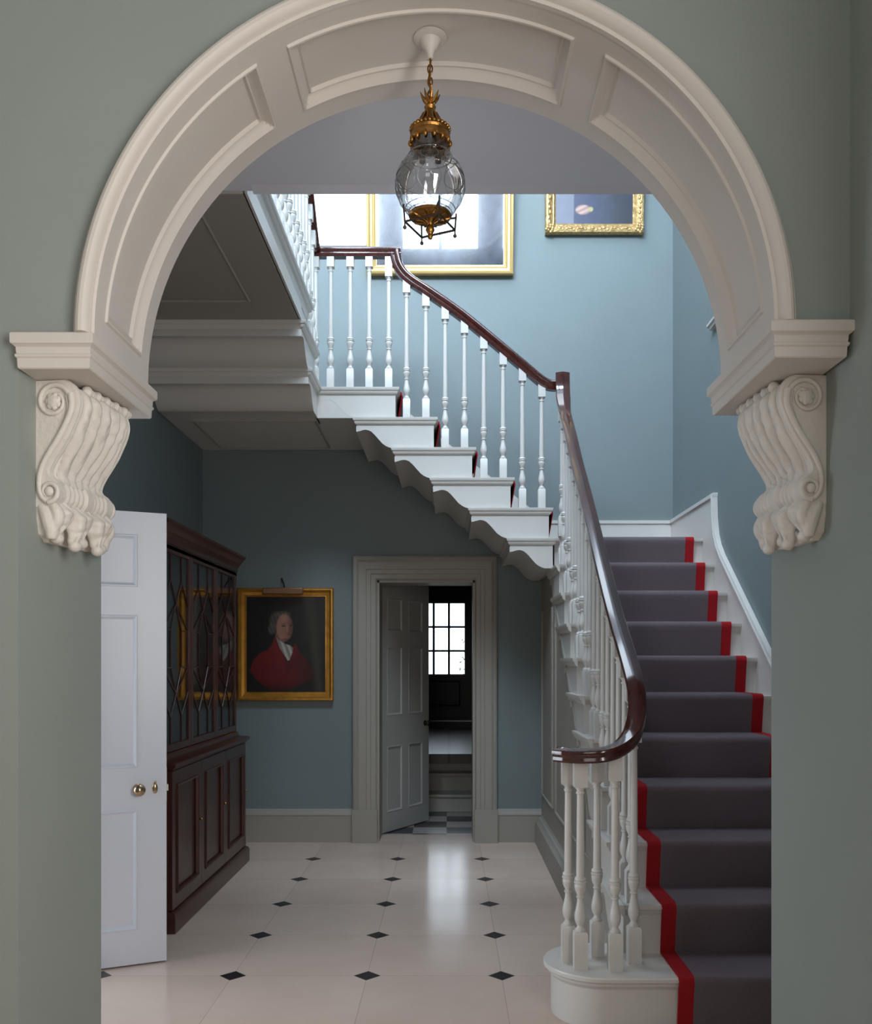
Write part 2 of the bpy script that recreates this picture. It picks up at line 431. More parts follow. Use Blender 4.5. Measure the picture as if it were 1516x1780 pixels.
def corbel(label, loc, rot, mirror):
    root = empty('corbel', loc); tag(root, label, 'corbel', 'carved corbels under the arch')
    DD = .30
    def place(o): o.parent = root
    sx = -1 if mirror else 1
    fx = lambda x, y, z: (sx*x, y, z)
    # backing block + body
    P = smooth(resample(PRF, 150), 2)
    b = MB(); nd = 74; rings = []
    for j in range(nd+1):
        y = DD*j/nd; f = (y/DD-.5)*2          # -1..1
        edge = abs(f) > .80
        ring = []
        for i, (x, z) in enumerate(P):
            s = i/(len(P)-1)
            i0, i1 = max(i-1, 0), min(i+1, len(P)-1)
            tx, tz = P[i1][0]-P[i0][0], P[i1][1]-P[i0][1]; l = math.hypot(tx, tz) or 1
            nx, nz = -tz/l, tx/l
            if nx < 0 and x > .04 and s < .5: nx, nz = -nx, -nz
            amt = 0
            env = max(0, min(1, (s-.20)/.08))*max(0, min(1, (.80-s)/.05))
            if edge:
                e = (abs(f)-.80)/.20
                amt = .002-.004*(.5+.5*cos(e*pi*4))
            else:
                g = f/.80
                ph = g*2.55*(1+.35*s)+.18*sin(s*9+g*3)
                rid = abs(cos(ph*pi*.9))
                ser = .0015*sin(s*60+abs(g)*11+2*sin(s*17))*rid+.0016*sin(g*22+s*9)
                amt = env*(-.018+.026*rid**.5+.007*(1-g*g)+ser) - (1-env)*.004
            if .80 <= s:                       # ridged roll at the bottom
                amt = .0095*abs(cos(y/DD*pi*13))**.6-.004 if .12 < (y/DD) < .88 else 0
                if abs(f) < .12: amt = .010
            ring.append((x+amt*nx, y, z+amt*nz))
        ring += [(-.003, y, P[-1][1]), (-.003, y, 0)]
        rings.append(ring)
    b.loft(rings); b.xf(fx); place(b.build('leaf_body', 'plaster', angle=50))
    # side scrolls, front and back
    for k, yy in enumerate((-.003, DD+.003)):
        b = MB(); pts = []
        c0 = (.056, -.061)
        for i in range(46):
            a = radians(-240+360*1.35*i/45); r = .016+.030*i/45
            pts.append((c0[0]+r*cos(-a+pi*.35), yy, c0[1]+r*sin(-a+pi*.35)))
        tail = [(.112, -.060), (.110, -.085), (.099, -.113), (.083, -.143), (.064, -.174), (.045, -.200), (.029, -.226), (.018, -.252), (.013, -.280), (.014, -.305), (.022, -.327), (.038, -.338)]
        # join: spiral runs outwards to the right edge of the scroll
        sp = []
        for i in range(50):
            t = i/49; a = radians(90+430*(1-t)) ; r = .024+.027*t
            sp.append((c0[0]+r*1.0*cos(a-pi/2*1), yy, c0[1]+r*sin(a-pi/2*1)))
        body = [(x, yy, z) for x, z in resample(tail, 40)]
        lo = []
        c1 = (.043, -.309)
        for i in range(26):
            t = i/25; a = radians(-95+330*t); r = .030*(1-.5*t)
            lo.append((c1[0]+r*cos(a), yy, c1[1]+r*sin(a)))
        b.tube(smooth(sp, 1), [.004+.004*i/49 for i in range(50)], 8)
        body = smooth([(c0[0]+.051, yy, c0[1]+.02)]+body, 2)
        b.tube(body, [.010-.003*i/len(body) for i in range(len(body))], 8)
        b.tube([(x-.013*(1-i/len(body)), y, z-.004) for i, (x, y, z) in enumerate(body)], .004, 6)
        b.tube(lo, [.008-.003*i/25 for i in range(26)], 8)
        b.sphere((c0[0], yy, c0[1]), .021, sc=(1, .5, 1)); b.sphere((c1[0], yy, c1[1]), .014, sc=(1, .7, 1))
        for q in range(7):
            a = q*2*pi/7+.4
            b.sphere((c0[0]+.015*cos(a), yy, c0[1]+.015*sin(a)), .010, 8, 6, sc=(1, .7, 1))
        b.xf(fx); place(b.build('scroll', 'plaster', angle=60))
    # bead-and-reel row under the impost
    b = MB(); pr = []
    y = .055; 
    for q in range(5):
        for t in range(9): pr.append((.0175*max(sin(pi*(t+.6)/9.2), .2), y+.030*t/8))
        y += .034
        for t in range(2):
            pr += [(.006, y), (.0125, y+.002), (.0125, y+.006), (.006, y+.008)]; y += .009
    b.lathe(pr, (.113, 0, -.0165), 12, 'y'); b.xf(fx); place(b.build('bead_row', 'plaster', angle=60))
    # lower leaf cluster
    b = MB()
    for q, (yy, dz, out, w) in enumerate(((.035, .004, -.004, .034), (.092, -.012, .016, .036), (.152, .004, .002, .036), (.212, -.010, .018, .036), (.268, .002, -.004, .034))):
        N = 16; sg = 1 if yy < .15 else -1
        T = [i/(N-1) for i in range(N)]
        cx = [.030+out*t+.026*sin(pi*t*.85)+.006*sin(pi*t*2) for t in T]
        zs = [-.330-(.098-dz)*t for t in T]
        ys = [yy+.010*sin(pi*t)*sg for t in T]
        rings = []
        for t, x, y, z in zip(T, cx, ys, zs):
            hw = w*(.50+.42*sin(pi*min(1, t*1.05+.10)))*(1+.08*sin(t*22))
            ring = []
            for k in range(20):
                a = 2*pi*k/20; rr = 1+.16*cos(3*a+.3)*(sin(pi*t)+.2)
                ring.append((x+hw*.78*rr*cos(a), y+hw*1.02*rr*sin(a), z))
            rings.append(ring)
        b.loft(rings)
        b.sphere((cx[-1]+.006, ys[-1], zs[-1]-.010), .0185, sc=(1, 1.15, .9))
        b.tube([(x+.024*(1-.3*t), y+.016*sin(t*4), z) for t, x, y, z in zip(T, cx, ys, zs)], .0055, 6)
    b.rectloft([(-.003, .018, .040, .26, -.445), (-.003, .024, .012, .288, -.425), (-.003, .040, .003, .297, -.385), (-.003, .052, .002, .298, -.335)])
    for yy in (.010, .290):
        b.tube([(.012+.030*t+.012*sin(pi*t), yy, -.345-.095*t) for t in [i/10 for i in range(11)]], [.013+.010*sin(pi*t) for t in [i/10 for i in range(11)]], 10)
        b.tube([(.040+.022*sin(pi*t), yy, -.335-.085*t) for t in [i/10 for i in range(11)]], [.010+.008*sin(pi*t) for t in [i/10 for i in range(11)]], 10)
    b.xf(fx); o = b.build('foot_leaf', 'plaster', angle=60); place(o)
    r = o.modifiers.new('remesh', 'REMESH'); r.mode = 'VOXEL'; r.voxel_size = .0030; r.use_smooth_shade = True
    sm = o.modifiers.new('smooth', 'SMOOTH'); sm.iterations = 2
    root.rotation_euler = (0, 0, rot)
    return root
corbel('carved white acanthus corbel on the left pier of the arch', (-1.147, 2.512, 2.181), -radians(7.6), False)
corbel('carved white acanthus corbel on the right wall of the arch', (1.024, 2.462, 2.181), radians(4.3), True)

# ------------------------------------------------------------------ staircase
stair = empty('staircase', (.7, 3.4, 0))
tag(stair, 'white open-string staircase climbing right, across and back to a gallery with mahogany handrail', 'staircase')
kids = []
def sp(o): kids.append(o); return o
NOSE = [(0, 0), (0, -.010), (-.004, -.020), (-.010, -.024), (-.016, -.026), (-.018, -.034), (-.024, -.044), (-.027, -.050)]
def step_profile(nose, top, length, up):
    """side outline of one solid step block. up=+1: flight rises towards +axis. returns [(a,z)]"""
    pts = []
    # nose end (downhill)
    for o, z in NOSE: pts.append((nose+up*(-o), top+z))
    pts.append((nose+up*.027, top-R_))
    far = nose+up*length
    S = [(-.242, .110), (-.230, .1125), (-.215, .116), (-.197, .122), (-.178, .124), (-.160, .121), (-.141, .111), (-.122, .094), (-.104, .074), (-.085, .052), (-.067, .032), (-.045, .016), (-.025, .006), (-.006, 0)]
    # S curve: from lower step's far end up to this one's far end
    x0 = far-up*.265
    for dx, dz in reversed(S): pts.append((x0+up*(-dx), top-R_+dz))
    pts.append((far-up*.022, top-.060))
    for o, z in reversed(NOSE): pts.append((far-up*(-o), top+z))
    return pts
# flight 1 (along +y)
X0 = .717
def y_nose(n): return 3.155+n*G_
for n in range(2, 11):
    pts = step_profile(y_nose(n), R_*n, .60, 1)
    b = MB(); b.prism(pts, 'x', X0, XR-.01)
    st = sp(b.build('step', 'stair', None, 30)); 
    e = MB()
    yn, zt = y_nose(n), R_*n
    e.loft([[(X0+.002, yn, zt+z), (X0+.002, yn+.575, zt+z), (X0+o-.027, yn+.575, zt+z), (X0+o-.027, yn-o*0, zt+z)] for o, z in [(-0, 0), (0, -.010), (.004, -.020), (.010, -.024), (.011, -.034), (.018, -.044), (.027, -.050)]])
    eo = e.build('nosing_return', 'stair', None, 30); eo.parent = st
# curtail step
b = MB()
def curtail(r, yfront):
    cx, cy = .601, 3.646
    pts = [(XR-.01, yfront)]
    pts += [(cx+r*cos(a), cy+r*sin(a)) for a in [radians(-90-190*k/40) for k in range(41)]]
    pts += [(.735, 3.84), (.735, 3.98), (XR-.01, 3.98)]
    return pts
lv = [(.190, 0), (.190, .150), (.196, .160), (.203, .166), (.204, .176), (.213, .180), (.220, .186), (.220, .198), (.217, .2035)]
b.loft([[(x, y, z) for x, y in curtail(r, 3.646-r)] for r, z in lv])
sp(b.build('curtail_step', 'stair', None, 28))
# half landing
b = MB(); b.box(X0, XR-.01, y_nose(11)+.03, YW, R_*11-.2, R_*11)
b.prism([(y_nose(11)-o, R_*11+z) for o, z in NOSE]+[(y_nose(11)+.027, R_*10), (y_nose(11)+.3, R_*10), (y_nose(11)+.3, R_*11)], 'x', X0-.0, XR-.01)
sp(b.build('half_landing', 'stair', None, 30))
# flight 2 (towards -x, front plane y=6.105)
Y2 = 6.105; Z11 = R_*11
def x_nose(i): return .963-.2597*i
ret = [(0, 0), (0, -.010), (.004, -.020), (.010, -.024), (.011, -.034), (.018, -.044), (.027, -.050)]
def step2(i):
    xn, zt = x_nose(i), Z11+R_*i
    if i == 0: xn = .73
    L = .60*(.2597/.2713) if i else (.73-(x_nose(0)-.60*.957))
    pts = step_profile(xn, zt, L+.0, -1)
    b = MB(); b.prism(pts, 'y', Y2+.027, YW-.005); st = sp(b.build('step', 'stair', None, 30))
    e = MB(); xl = xn-L
    e.loft([[(xl+o, Y2+.03, zt+z), (xl+o, Y2+o, zt+z), (xn-o, Y2+o, zt+z), (xn-o, Y2+.03, zt+z)] for o, z in ret])
    eo = e.build('nosing_return', 'stair', None, 30); eo.parent = st
for i in range(0, 5): step2(i)
# quarter landing (level 5)
Z5 = Z11+R_*5; xn5 = x_nose(5)
b = MB()
b.box(XL+.005, -.90, 5.972, YW-.005, Z5-R_-.001, Z5-.003); b.box(-.90, xn5-.3, Y2+.028, YW-.005, Z5-R_, Z5-.001)
b.prism(step_profile(xn5, Z5, .57, -1), 'y', Y2+.027, YW-.005)
e = [(-.87, Y2+.03), (-.87, Y2), (xn5, Y2), (xn5, Y2+.03)]
b.loft([[(-.9, Y2+.03, Z5+z), (-.9, Y2+o, Z5+z), (xn5-o, Y2+o, Z5+z), (xn5-o, Y2+.03, Z5+z)] for o, z in ret])
sp(b.build('quarter_landing', 'stair', None, 30))
b = MB()
pl = lambda zz, cx, cy: (lambda u, v, n: (cx+u, cy+v, zz-n))
b.frame(.85, .78, [(0, 0), (0, .008), (.006, .012), (.012, .008), (.012, 0)], pl(Z5-R_, -1.335, 6.58))
b.tube([(XL+.01, 5.974, Z5-R_), (-.893, 5.974, Z5-R_)], .008, 6)
sp(b.build('soffit_bead', 'soffit', None, 30))
# flight 3 (towards the camera on the left)
def flip(nose, top, length): return step_profile(nose, top, length, -1)
for j in (0, 1):
    nz = 6.04+.2713*(1-j); zt = Z5+R_*j
    pts = flip(nz, zt, .60)
    b = MB(); b.prism(pts, 'x', XL+.005, -.89); st = sp(b.build('step', 'stair', None, 30))
    e = MB(); yn = nz if j else 6.10; yl = nz-.60
    e.loft([[(-.892, yn, zt+z), (-.860-o, yn-o, zt+z), (-.860-o, yl+o, zt+z), (-.892, yl+o, zt+z)] for o, z in ret])
    eo = e.build('nosing_return', 'stair', None, 30); eo.parent = st
Z7 = Z5+2*R_
b = MB(); b.box(XL+.005, -.90, 3.985, 5.77, Z7-.2, Z7-.002)
yn = 5.77
b.loft([[(XL+.01, yn-o, Z7+z), (XL+.01, 3.985, Z7+z), (-.860-o, 3.985, Z7+z), (-.860-o, yn-o, Z7+z)] for o, z in ret]+[[(XL+.01, yn-.03, Z7-.10), (XL+.01, 3.985, Z7-.10), (-.895, 3.985, Z7-.10), (-.895, yn-.03, Z7-.10)]])
b.box(-.905, -.888, 3.985, 5.46, Z7-.2, Z7-.11)
sp(b.build('gallery_landing', 'stair', None, 30))
b = MB(); b.frame(.64, 1.1, [(0, 0), (0, .008), (.008, .014), (.016, .008), (.016, 0)], pl(Z7-.2, -1.45, 4.616))
sp(b.build('soffit_bead', 'soffit', None, 30))
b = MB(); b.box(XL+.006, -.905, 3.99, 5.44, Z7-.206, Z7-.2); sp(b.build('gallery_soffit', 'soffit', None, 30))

# spandrel wall under flight 1
SPX = .722
b = MB()
zl = lambda y: (y-3.155)/G_*R_-.30
b.prism([(3.80, 0), (YW-.002, 0), (YW-.002, 2.04), (6.22, 2.04), (6.22, zl(6.22)+.02), (3.86, .10), (3.80, .10)], 'x', SPX, SPX+.06)
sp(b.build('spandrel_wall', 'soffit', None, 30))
b = MB()
def strip(poly, r=.011):
    b.tube([(SPX-.002, y, z) for y, z in poly], r, 6, closed=True)
strip([(6.28, .39), (6.97, .39), (6.97, 1.78), (6.28, 1.78)])
strip([(6.08, .39), (6.08, zl(6.08)-.1), (4.95, zl(4.95)-.1), (4.95, .39)])
strip([(4.80, .39), (4.80, zl(4.80)-.12), (4.62, .39)])
sp(b.build('panel_moulding', 'soffit', None, 50))
b = MB(); b.prism([(SPX, 0), (.668, 0), (.668, .15), (.672, .165), (.690, .18), (.697, .195), (.712, .20), (SPX, .215)], 'y', 3.83, YW-.03)
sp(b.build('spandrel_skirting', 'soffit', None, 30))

# balusters
def baluster_mesh(x, y, z0, z1, w=.0245, base=.135, topb=.095, ztop=None):
    b = MB(); hw = w
    zt = z1-topb
    b.rectloft([(x-hw, x+hw, y-hw, y+hw, z0), (x-hw, x+hw, y-hw, y+hw, z0+base-.008), (x-hw+.006, x+hw-.006, y-hw+.006, y+hw-.006, z0+base)])
    b.box(x-hw, x+hw, y-hw, y+hw, zt, z1)
    zb = z0+base
    v = [(.021, 0), (.0215, .006), (.017, .011), (.013, .018), (.0135, .024), (.019, .034), (.0225, .047), (.0235, .058), (.022, .072), (.018, .090), (.0145, .108), (.0125, .124), (.0125, .128), (.0165, .131), (.0165, .136), (.0125, .139), (.014, .146), (.020, .158), (.023, .172), (.0235, .180), (.021, .184), (.025, .188), (.025, .194), (.020, .197), (.0235, .202), (.022, .208), (.0165, .213)]
    pr = [(r, zb+z) for r, z in v]+[(.0135, zt-.034), (.0135, zt-.030), (.0175, zt-.026), (.0175, zt-.021), (.0140, zt-.017), (.0150, zt-.010), (.0215, zt-.003), (.0215, zt)]
    b.lathe(pr, (x, y, 0), 14)
    return b
def bal(x, y, z0, z1, **k): sp(baluster_mesh(x, y, z0, z1, **k).build('baluster', 'stair', None, 45))
# --- rails
RAIL = [(-.026, -.030), (.026, -.030), (.030, -.022), (.029, -.010), (.036, 0), (.037, .008), (.036, .014), (.033, .0175), (.003, .0272), (-.003, .0272), (-.033, .0175), (-.036, .014), (-.037, .008), (-.036, 0), (-.029, -.010), (-.030, -.022)]
XB = .757
def catmull(P, n=8):
    out = []
    for i in range(len(P)-1):
        p0, p1, p2, p3 = P[max(i-1, 0)], P[i], P[i+1], P[min(i+2, len(P)-1)]
        for k in range(n):
            t = k/n
            out.append(tuple(.5*((2*b)+(-a+c)*t+(2*a-5*b+4*c-d)*t*t+(-a+3*b-3*c+d)*t**3) for a, b, c, d in zip(p0, p1, p2, p3)))
    out.append(tuple(P[-1])); return out
rail1 = [(XB, 3.700, 1.318), (XB, 3.845, 1.425), (XB, 4.155, 1.633), (XB, 4.533, 1.925), (XB, 4.987, 2.289), (XB, 5.345, 2.565), (XB, 5.56, 2.745), (XB, 5.73, 2.885), (XB, 5.865, 2.99), (XB, 5.975, 3.10), (XB, 6.030, 3.20), (XB, 6.045, 3.325)]
# smooth pitch between measured ends
def z_rail1(y):
    pts = catmull(rail1, 6)
    for a, c in zip(pts, pts[1:]):
        if a[1] <= y <= c[1]: return a[2]+(c[2]-a[2])*(y-a[1])/(c[1]-a[1]+1e-9)
    return pts[0][2]
curl = [(.430, 3.566, 1.040), (.470, 3.522, 1.040), (.530, 3.497, 1.041), (.600, 3.490, 1.048), (.662, 3.505, 1.072), (.712, 3.537, 1.115), (.742, 3.583, 1.175), (.755, 3.637, 1.245)]
path = catmull(curl+rail1, 8)
b = MB()
def side1(i, t):
    h = Vector((t.x, t.y, 0))
    if path[i][1] > 3.7: return Vector((1, 0, 0))
    return Vector((h.y, -h.x, 0)).normalized()
sc = [1.0]*len(path)
for i, p in enumerate(path):
    if p[1] > 5.9: sc[i] = 1+.28*min(1, (p[1]-5.9)/.1)
b.sweep(path, RAIL, side1, scale=sc)
b.lathe([(.001, -.030), (.030, -.030), (.034, -.022), (.032, -.008), (.040, 0), (.041, .010), (.036, .020), (.024, .028), (.001, .031)], (.452, 3.560, 1.040), 20)
sp(b.build('handrail', 'mahog', None, 26))
YR = 6.155
px = lambda u, v, Y=YR: ((u-780.5)*Y/1575, Y, H+(1151-v)*Y/1575)
rail2 = [px(968, 668), (px(955, 667)), px(939, 658), px(908, 632), px(855, 588), px(802, 545), px(749, 508), px(718, 488), px(703, 475), px(694, 461), px(690, 446), px(689, 437)]
path2 = catmull(rail2, 6)
b = MB(); RAIL2 = [(a, c*1.32-.004) for a, c in RAIL]
b.sweep(path2, RAIL2, lambda i, t: Vector((0, 1, 0)))
lev = [px(697, 437), px(640, 437), px(562, 437), px(546, 437)]
b.sweep(lev, RAIL2, lambda i, t: Vector((0, 1, 0)))
sp(b.build('handrail', 'mahog', None, 26))
def z_rail2(x):
    pts = path2
    best = min(pts, key=lambda p: abs(p[0]-x)); 
    for a, c in zip(pts, pts[1:]):
        if min(a[0], c[0]) <= x <= max(a[0], c[0]) and abs(a[0]-c[0]) > 1e-5:
            return a[2]+(c[2]-a[2])*(x-a[0])/(c[0]-a[0])
    return best[2]
ZL = px(0, 437)[2]
# flight 3 rail
X3 = -.905
zr3 = lambda y: ZL+.0+max(0, (6.06-y))*.85
p3 = [(X3, 6.155, ZL), (X3, 6.08, ZL+.02), (X3, 6.0, ZL+.075), (X3, 5.83, ZL+.22), (X3, 5.70, ZL+.33), (X3, 5.55, ZL+.40), (X3, 4.2, ZL+.41)]
path3 = catmull(p3, 5)
b = MB(); b.sweep(path3, RAIL2, lambda i, t: Vector((1, 0, 0))); sp(b.build('handrail', 'mahog', None, 26))
def z_rail3(y):
    for a, c in zip(path3, path3[1:]):
        if c[1] <= y <= a[1] and abs(a[1]-c[1]) > 1e-6: return a[2]+(c[2]-a[2])*(y-a[1])/(c[1]-a[1])
    return path3[-1][2]
# curtail balusters
for x, y in ((.478, 3.632), (.514, 3.545), (.603, 3.69), (.646, 3.525), (.737, 3.612)):
    near = min(path, key=lambda p: (p[0]-x)**2+(p[1]-y)**2)
    zt = near[2]-.028
    if x == .603: zt = 1.015
    bal(x, y, R_, zt, w=.0262, base=.145, topb=.10)
for n in range(2, 11):
    for d in (.062, .062+G_/2):
        y = y_nose(n)+d; bal(XB, y, R_*n, z_rail1(y)-.030)
# corner newel under the rising rail
bal(XB, 6.05, Z11, 3.10, w=.027)
for i in range(1, 5):
    for u0 in (941.5, 908):
        u = u0-67*(i-1); x = (u-780.5)*YR/1575
        bal(x, YR, Z11+R_*i, z_rail2(x)-.028)
for u in (575, 609, 642, 676):
    x = (u-780.5)*YR/1575; bal(x, YR, Z5, ZL-.022, topb=.09 if u < 676 else .155)
y = 6.155; bal(X3, y, Z5, ZL-.02)
for k in range(1, 15):
    y = 6.115-.126*k
    lvl = Z5+R_ if y > 5.80 else Z7
    bal(X3, y, lvl, z_rail3(y)-.03)
for o in kids: o.parent = stair
at_origin(stair)

# stringer / skirtings on the walls
b = MB()
nl = lambda y: (y-3.155)/G_*R_
st = [(3.2, 0), (3.2, .2), (3.43, .34)]
st += [(y_nose(n)+.0, nl(y_nose(n))+.125) for n in range(2, 10)]
st += [(5.86, nl(5.86)+.13), (5.885, 2.30), (5.90, 2.485), (YW, 2.485), (YW, 2.0), (6.2, 2.0), (3.9, 0)]
b.prism(st, 'x', XR-.022, XR+.001)
struct(b, 'baseboard_right', 'stair', 'white stepped string board along the right wall of the stairs', 'skirting')
b = MB()
line = [(3.43, .36), (5.80, nl(5.80)+.145), (5.855, nl(5.86)+.165), (5.88, 2.33), (5.893, 2.50), (YW, 2.50)]
pth = [(XR-.022, y, z) for y, z in catmull(line, 4)]
pth = [(XR-.022, 3.43, .36), (XR-.022, 5.72, nl(5.72)+.145), (XR-.022, 5.80, nl(5.80)+.16), (XR-.022, 5.85, nl(5.85)+.20), (XR-.022, 5.885, 2.34), (XR-.022, 5.897, 2.495)]
b.sweep(pth, [(-.018, -.016), (-.018, -.004), (-.012, .004), (-.010, .014), (.02, .014), (.02, -.016)], lambda i, t: Vector((1, 0, 0)))
b.box(XR-.034, XR, 5.88, YW-.02, 2.475, 2.50)
struct(b, 'trim_6', 'stair', 'white moulded capping ramping up the right string board', 'trim')
b = MB(); b.box(x_nose(1)-.05, XR, YW-.022, YW+.001, Z11, 2.475); b.box(x_nose(1)-.05, XR, YW-.032, YW+.001, 2.475, 2.50)
pts = [(x_nose(1), Z11), (x_nose(1), 2.47)]
pts = [(.75, Z11), (.75, 2.497), (.70, Z11+R_+.10)]
for i in range(1, 6): pts.append((x_nose(i), Z11+R_*i+.10))
pts += [(x_nose(5)-.15, Z5+.16), (-.9, Z5+.16), (-.9, Z5), (xn5-.3, Z5-.05), (.5, Z11-.03)]
b.prism(pts, 'y', YW-.02, YW+.001)
struct(b, 'baseboard_landing', 'stair', 'white skirting behind the half landing and upper flight', 'skirting')

def base_prof(y, dirn=-1):
    return [(y, 0), (y+dirn*.022, 0), (y+dirn*.022, .205), (y+dirn*.026, .210), (y+dirn*.024, .222), (y+dirn*.014, .235), (y+dirn*.010, .250), (y, .258)]
b = MB(); b.prism(base_prof(YW), 'x', XL, -.745); b.prism(base_prof(YW), 'x', .372, .72)
struct(b, 'baseboard_back', 'soffit', 'pale skirting board along the hall back wall', 'skirting')
b = MB()
b.prism([(XL, 0), (XL+.022, 0), (XL+.022, .21), (XL+.01, .25), (XL, .258)], 'y', 3.98, YW)
struct(b, 'baseboard_left', 'soffit', 'pale skirting board behind the bookcase', 'skirting')

# ------------------------------------------------------------------ stair runners
def runner(x0, x1, y_first=3.426):
    pts = []
    for n in range(1, 12):
        yn, zt = y_nose(n), R_*n
        pts.append((yn+.016, zt-R_+.012 if n > 1 else .002))
        pts.append((yn-.006, zt-.045)); pts.append((yn-.013, zt-.018))
        pts.append((yn-.009, zt+.003)); pts.append((yn+.006, zt+.011)); pts.append((yn+.03, zt+.012))
        if n < 11: pts.append((yn+G_-.0, zt+.012))
    pts.append((6.9, R_*11+.012))
    under = [(y+.012 if i % 7 < 3 else y, z-.010) for i, (y, z) in enumerate(pts)]
    b = MB(); top = [(x0, y, z) for y, z in pts]; 
    vs = [(x, y, z) for y, z in pts for x in (x0, x1)]+[(x, y, z) for y, z in under for x in (x0, x1)]
    n = len(pts); fs = []
    for i in range(n-1):
        fs += [(2*i, 2*i+1, 2*i+3, 2*i+2), (2*n+2*i, 2*n+2*i+2, 2*n+2*i+3, 2*n+2*i+1),
               (2*i, 2*i+2, 2*n+2*i+2, 2*n+2*i), (2*i+1, 2*n+2*i+1, 2*n+2*i+3, 2*i+3)]
    b.add(vs, fs); return b
rr = empty('stair_runner', (1.26, 3.42, 0)); tag(rr, 'grey woven stair runner with red borders on the lower flight', 'carpet runner')
o1 = runner(.926, 1.600).build('carpet_field', 'runner', None, 60); o2 = runner(.868, .9265).build('red_border', 'red', None, 60); o3 = runner(1.5995, 1.658).build('red_border', 'red', None, 60)
for o in (o1, o2, o3): o.parent = rr
at_origin(rr)
def runner2(y0, y1):
    b = MB()
    pts = [(x_nose(0)+.1, Z11+.012)]
    for i in range(1, 6):
        xn, zt = x_nose(i), Z11+R_*i
        pts += [(xn-.014, zt-R_+.012), (xn+.010, zt-.05), (xn+.016, zt-.018), (xn+.010, zt+.004), (xn-.006, zt+.012)]
    pts += [(x_nose(5)-.5, Z5+.012)]
    n = len(pts)
    vs = [(x, y, z) for x, z in pts for y in (y0, y1)]+[(x-.008, y, z-.010) for x, z in pts for y in (y0, y1)]
    fs = []
    for i in range(n-1):
        fs += [(2*i, 2*i+1, 2*i+3, 2*i+2), (2*n+2*i, 2*n+2*i+2, 2*n+2*i+3, 2*n+2*i+1), (2*i, 2*i+2, 2*n+2*i+2, 2*n+2*i), (2*i+1, 2*n+2*i+1, 2*n+2*i+3, 2*i+3)]
    return b.add(vs, fs)
r2 = empty('stair_runner', (.3, 6.6, Z11)); tag(r2, 'grey and red runner on the upper flight, only its red edge showing', 'carpet runner')
for y0, y1, m, nm in ((6.31, 6.87, 'runner', 'carpet_field'), (6.25, 6.311, 'red', 'red_border'), (6.869, 6.93, 'red', 'red_border')):
    o = runner2(y0, y1).build(nm, m, None, 60); o.parent = r2
at_origin(r2)

# ------------------------------------------------------------------ doorway in the back wall
b = MB()
AP = [(0, 0), (.0, .045), (.012, .055), (.030, .058), (.040, .046), (.046, .040), (.100, .038), (.104, .030), (.135, .028), (.139, .020), (.172, .018), (.180, .010), (.184, 0)]
# architrave: outer -.745 .. .372, top 2.225
path = [(-.745, 0), (-.745, 2.222), (.372, 2.222), (.372, 0)]
rings = []
for (x, z), (mx, mz) in zip(path, ((1, 0), (1, -1), (-1, -1), (-1, 0))):
    k = 1 if x < 0 else .169/.184
    rings.append([(x+mx*o*(.186/.184 if x < 0 else k), YW-n, (z if z else .255)+mz*o) for o, n in AP])
b.loft(rings)
b.box(-.750, -.556, YW-.062, YW, 0, .256); b.box(.200, .377, YW-.062, YW, 0, .256)
struct(b, 'trim_7', 'soffit', 'wide moulded architrave around the hall doorway', 'door frame')
b = MB(); b.box(-.56, -.542, YW, YW+.3, 0, 2.037); b.box(.186, .203, YW, YW+.3, 0, 2.037); b.box(-.56, .203, YW, YW+.3, 2.020, 2.037)
struct(b, 'trim_8', 'soffit', 'painted lining inside the hall doorway', 'door lining')

def panel_door(w, h, th, rows, stile, mid=None, m='doorwhite'):
    """local: x 0..w, y 0..th, z 0..h; panels recessed on both faces"""
    b = MB(); cols = [(stile, w-stile)] if not mid else [(stile, w/2-mid/2), (w/2+mid/2, w-stile)]
    xs = [0]+[v for c in cols for v in c]+[w]; zs = [0]+[v for r in rows for v in r]+[h]
    d = .010
    for i in range(len(xs)-1):
        for j in range(len(zs)-1):
            x0, x1, z0, z1 = xs[i], xs[i+1], zs[j], zs[j+1]
            if i % 2 == 1 and j % 2 == 1:
                for yy, s in ((0, 1), (th, -1)):
                    fr = [(0, 0), (.004, -.003), (.008, -.003), (.012, .002), (.020, d*.7), (.024, d*.7)]
                    q = lambda o, n: [(x0+o, yy+s*n, z0+o), (x1-o, yy+s*n, z0+o), (x1-o, yy+s*n, z1-o), (x0+o, yy+s*n, z1-o)]
                    R = [q(o, n) for o, n in fr]
                    vs = [p for r in R for p in r]; fs = [(k*4+a, k*4+(a+1) % 4, (k+1)*4+(a+1) % 4, (k+1)*4+a) for k in range(len(R)-1) for a in range(4)]
                    fs.append(tuple(range(len(vs)-4, len(vs)))); b.add(vs, fs)
            else:
                b.box(x0, x1, 0, th, z0, z1)
    return b
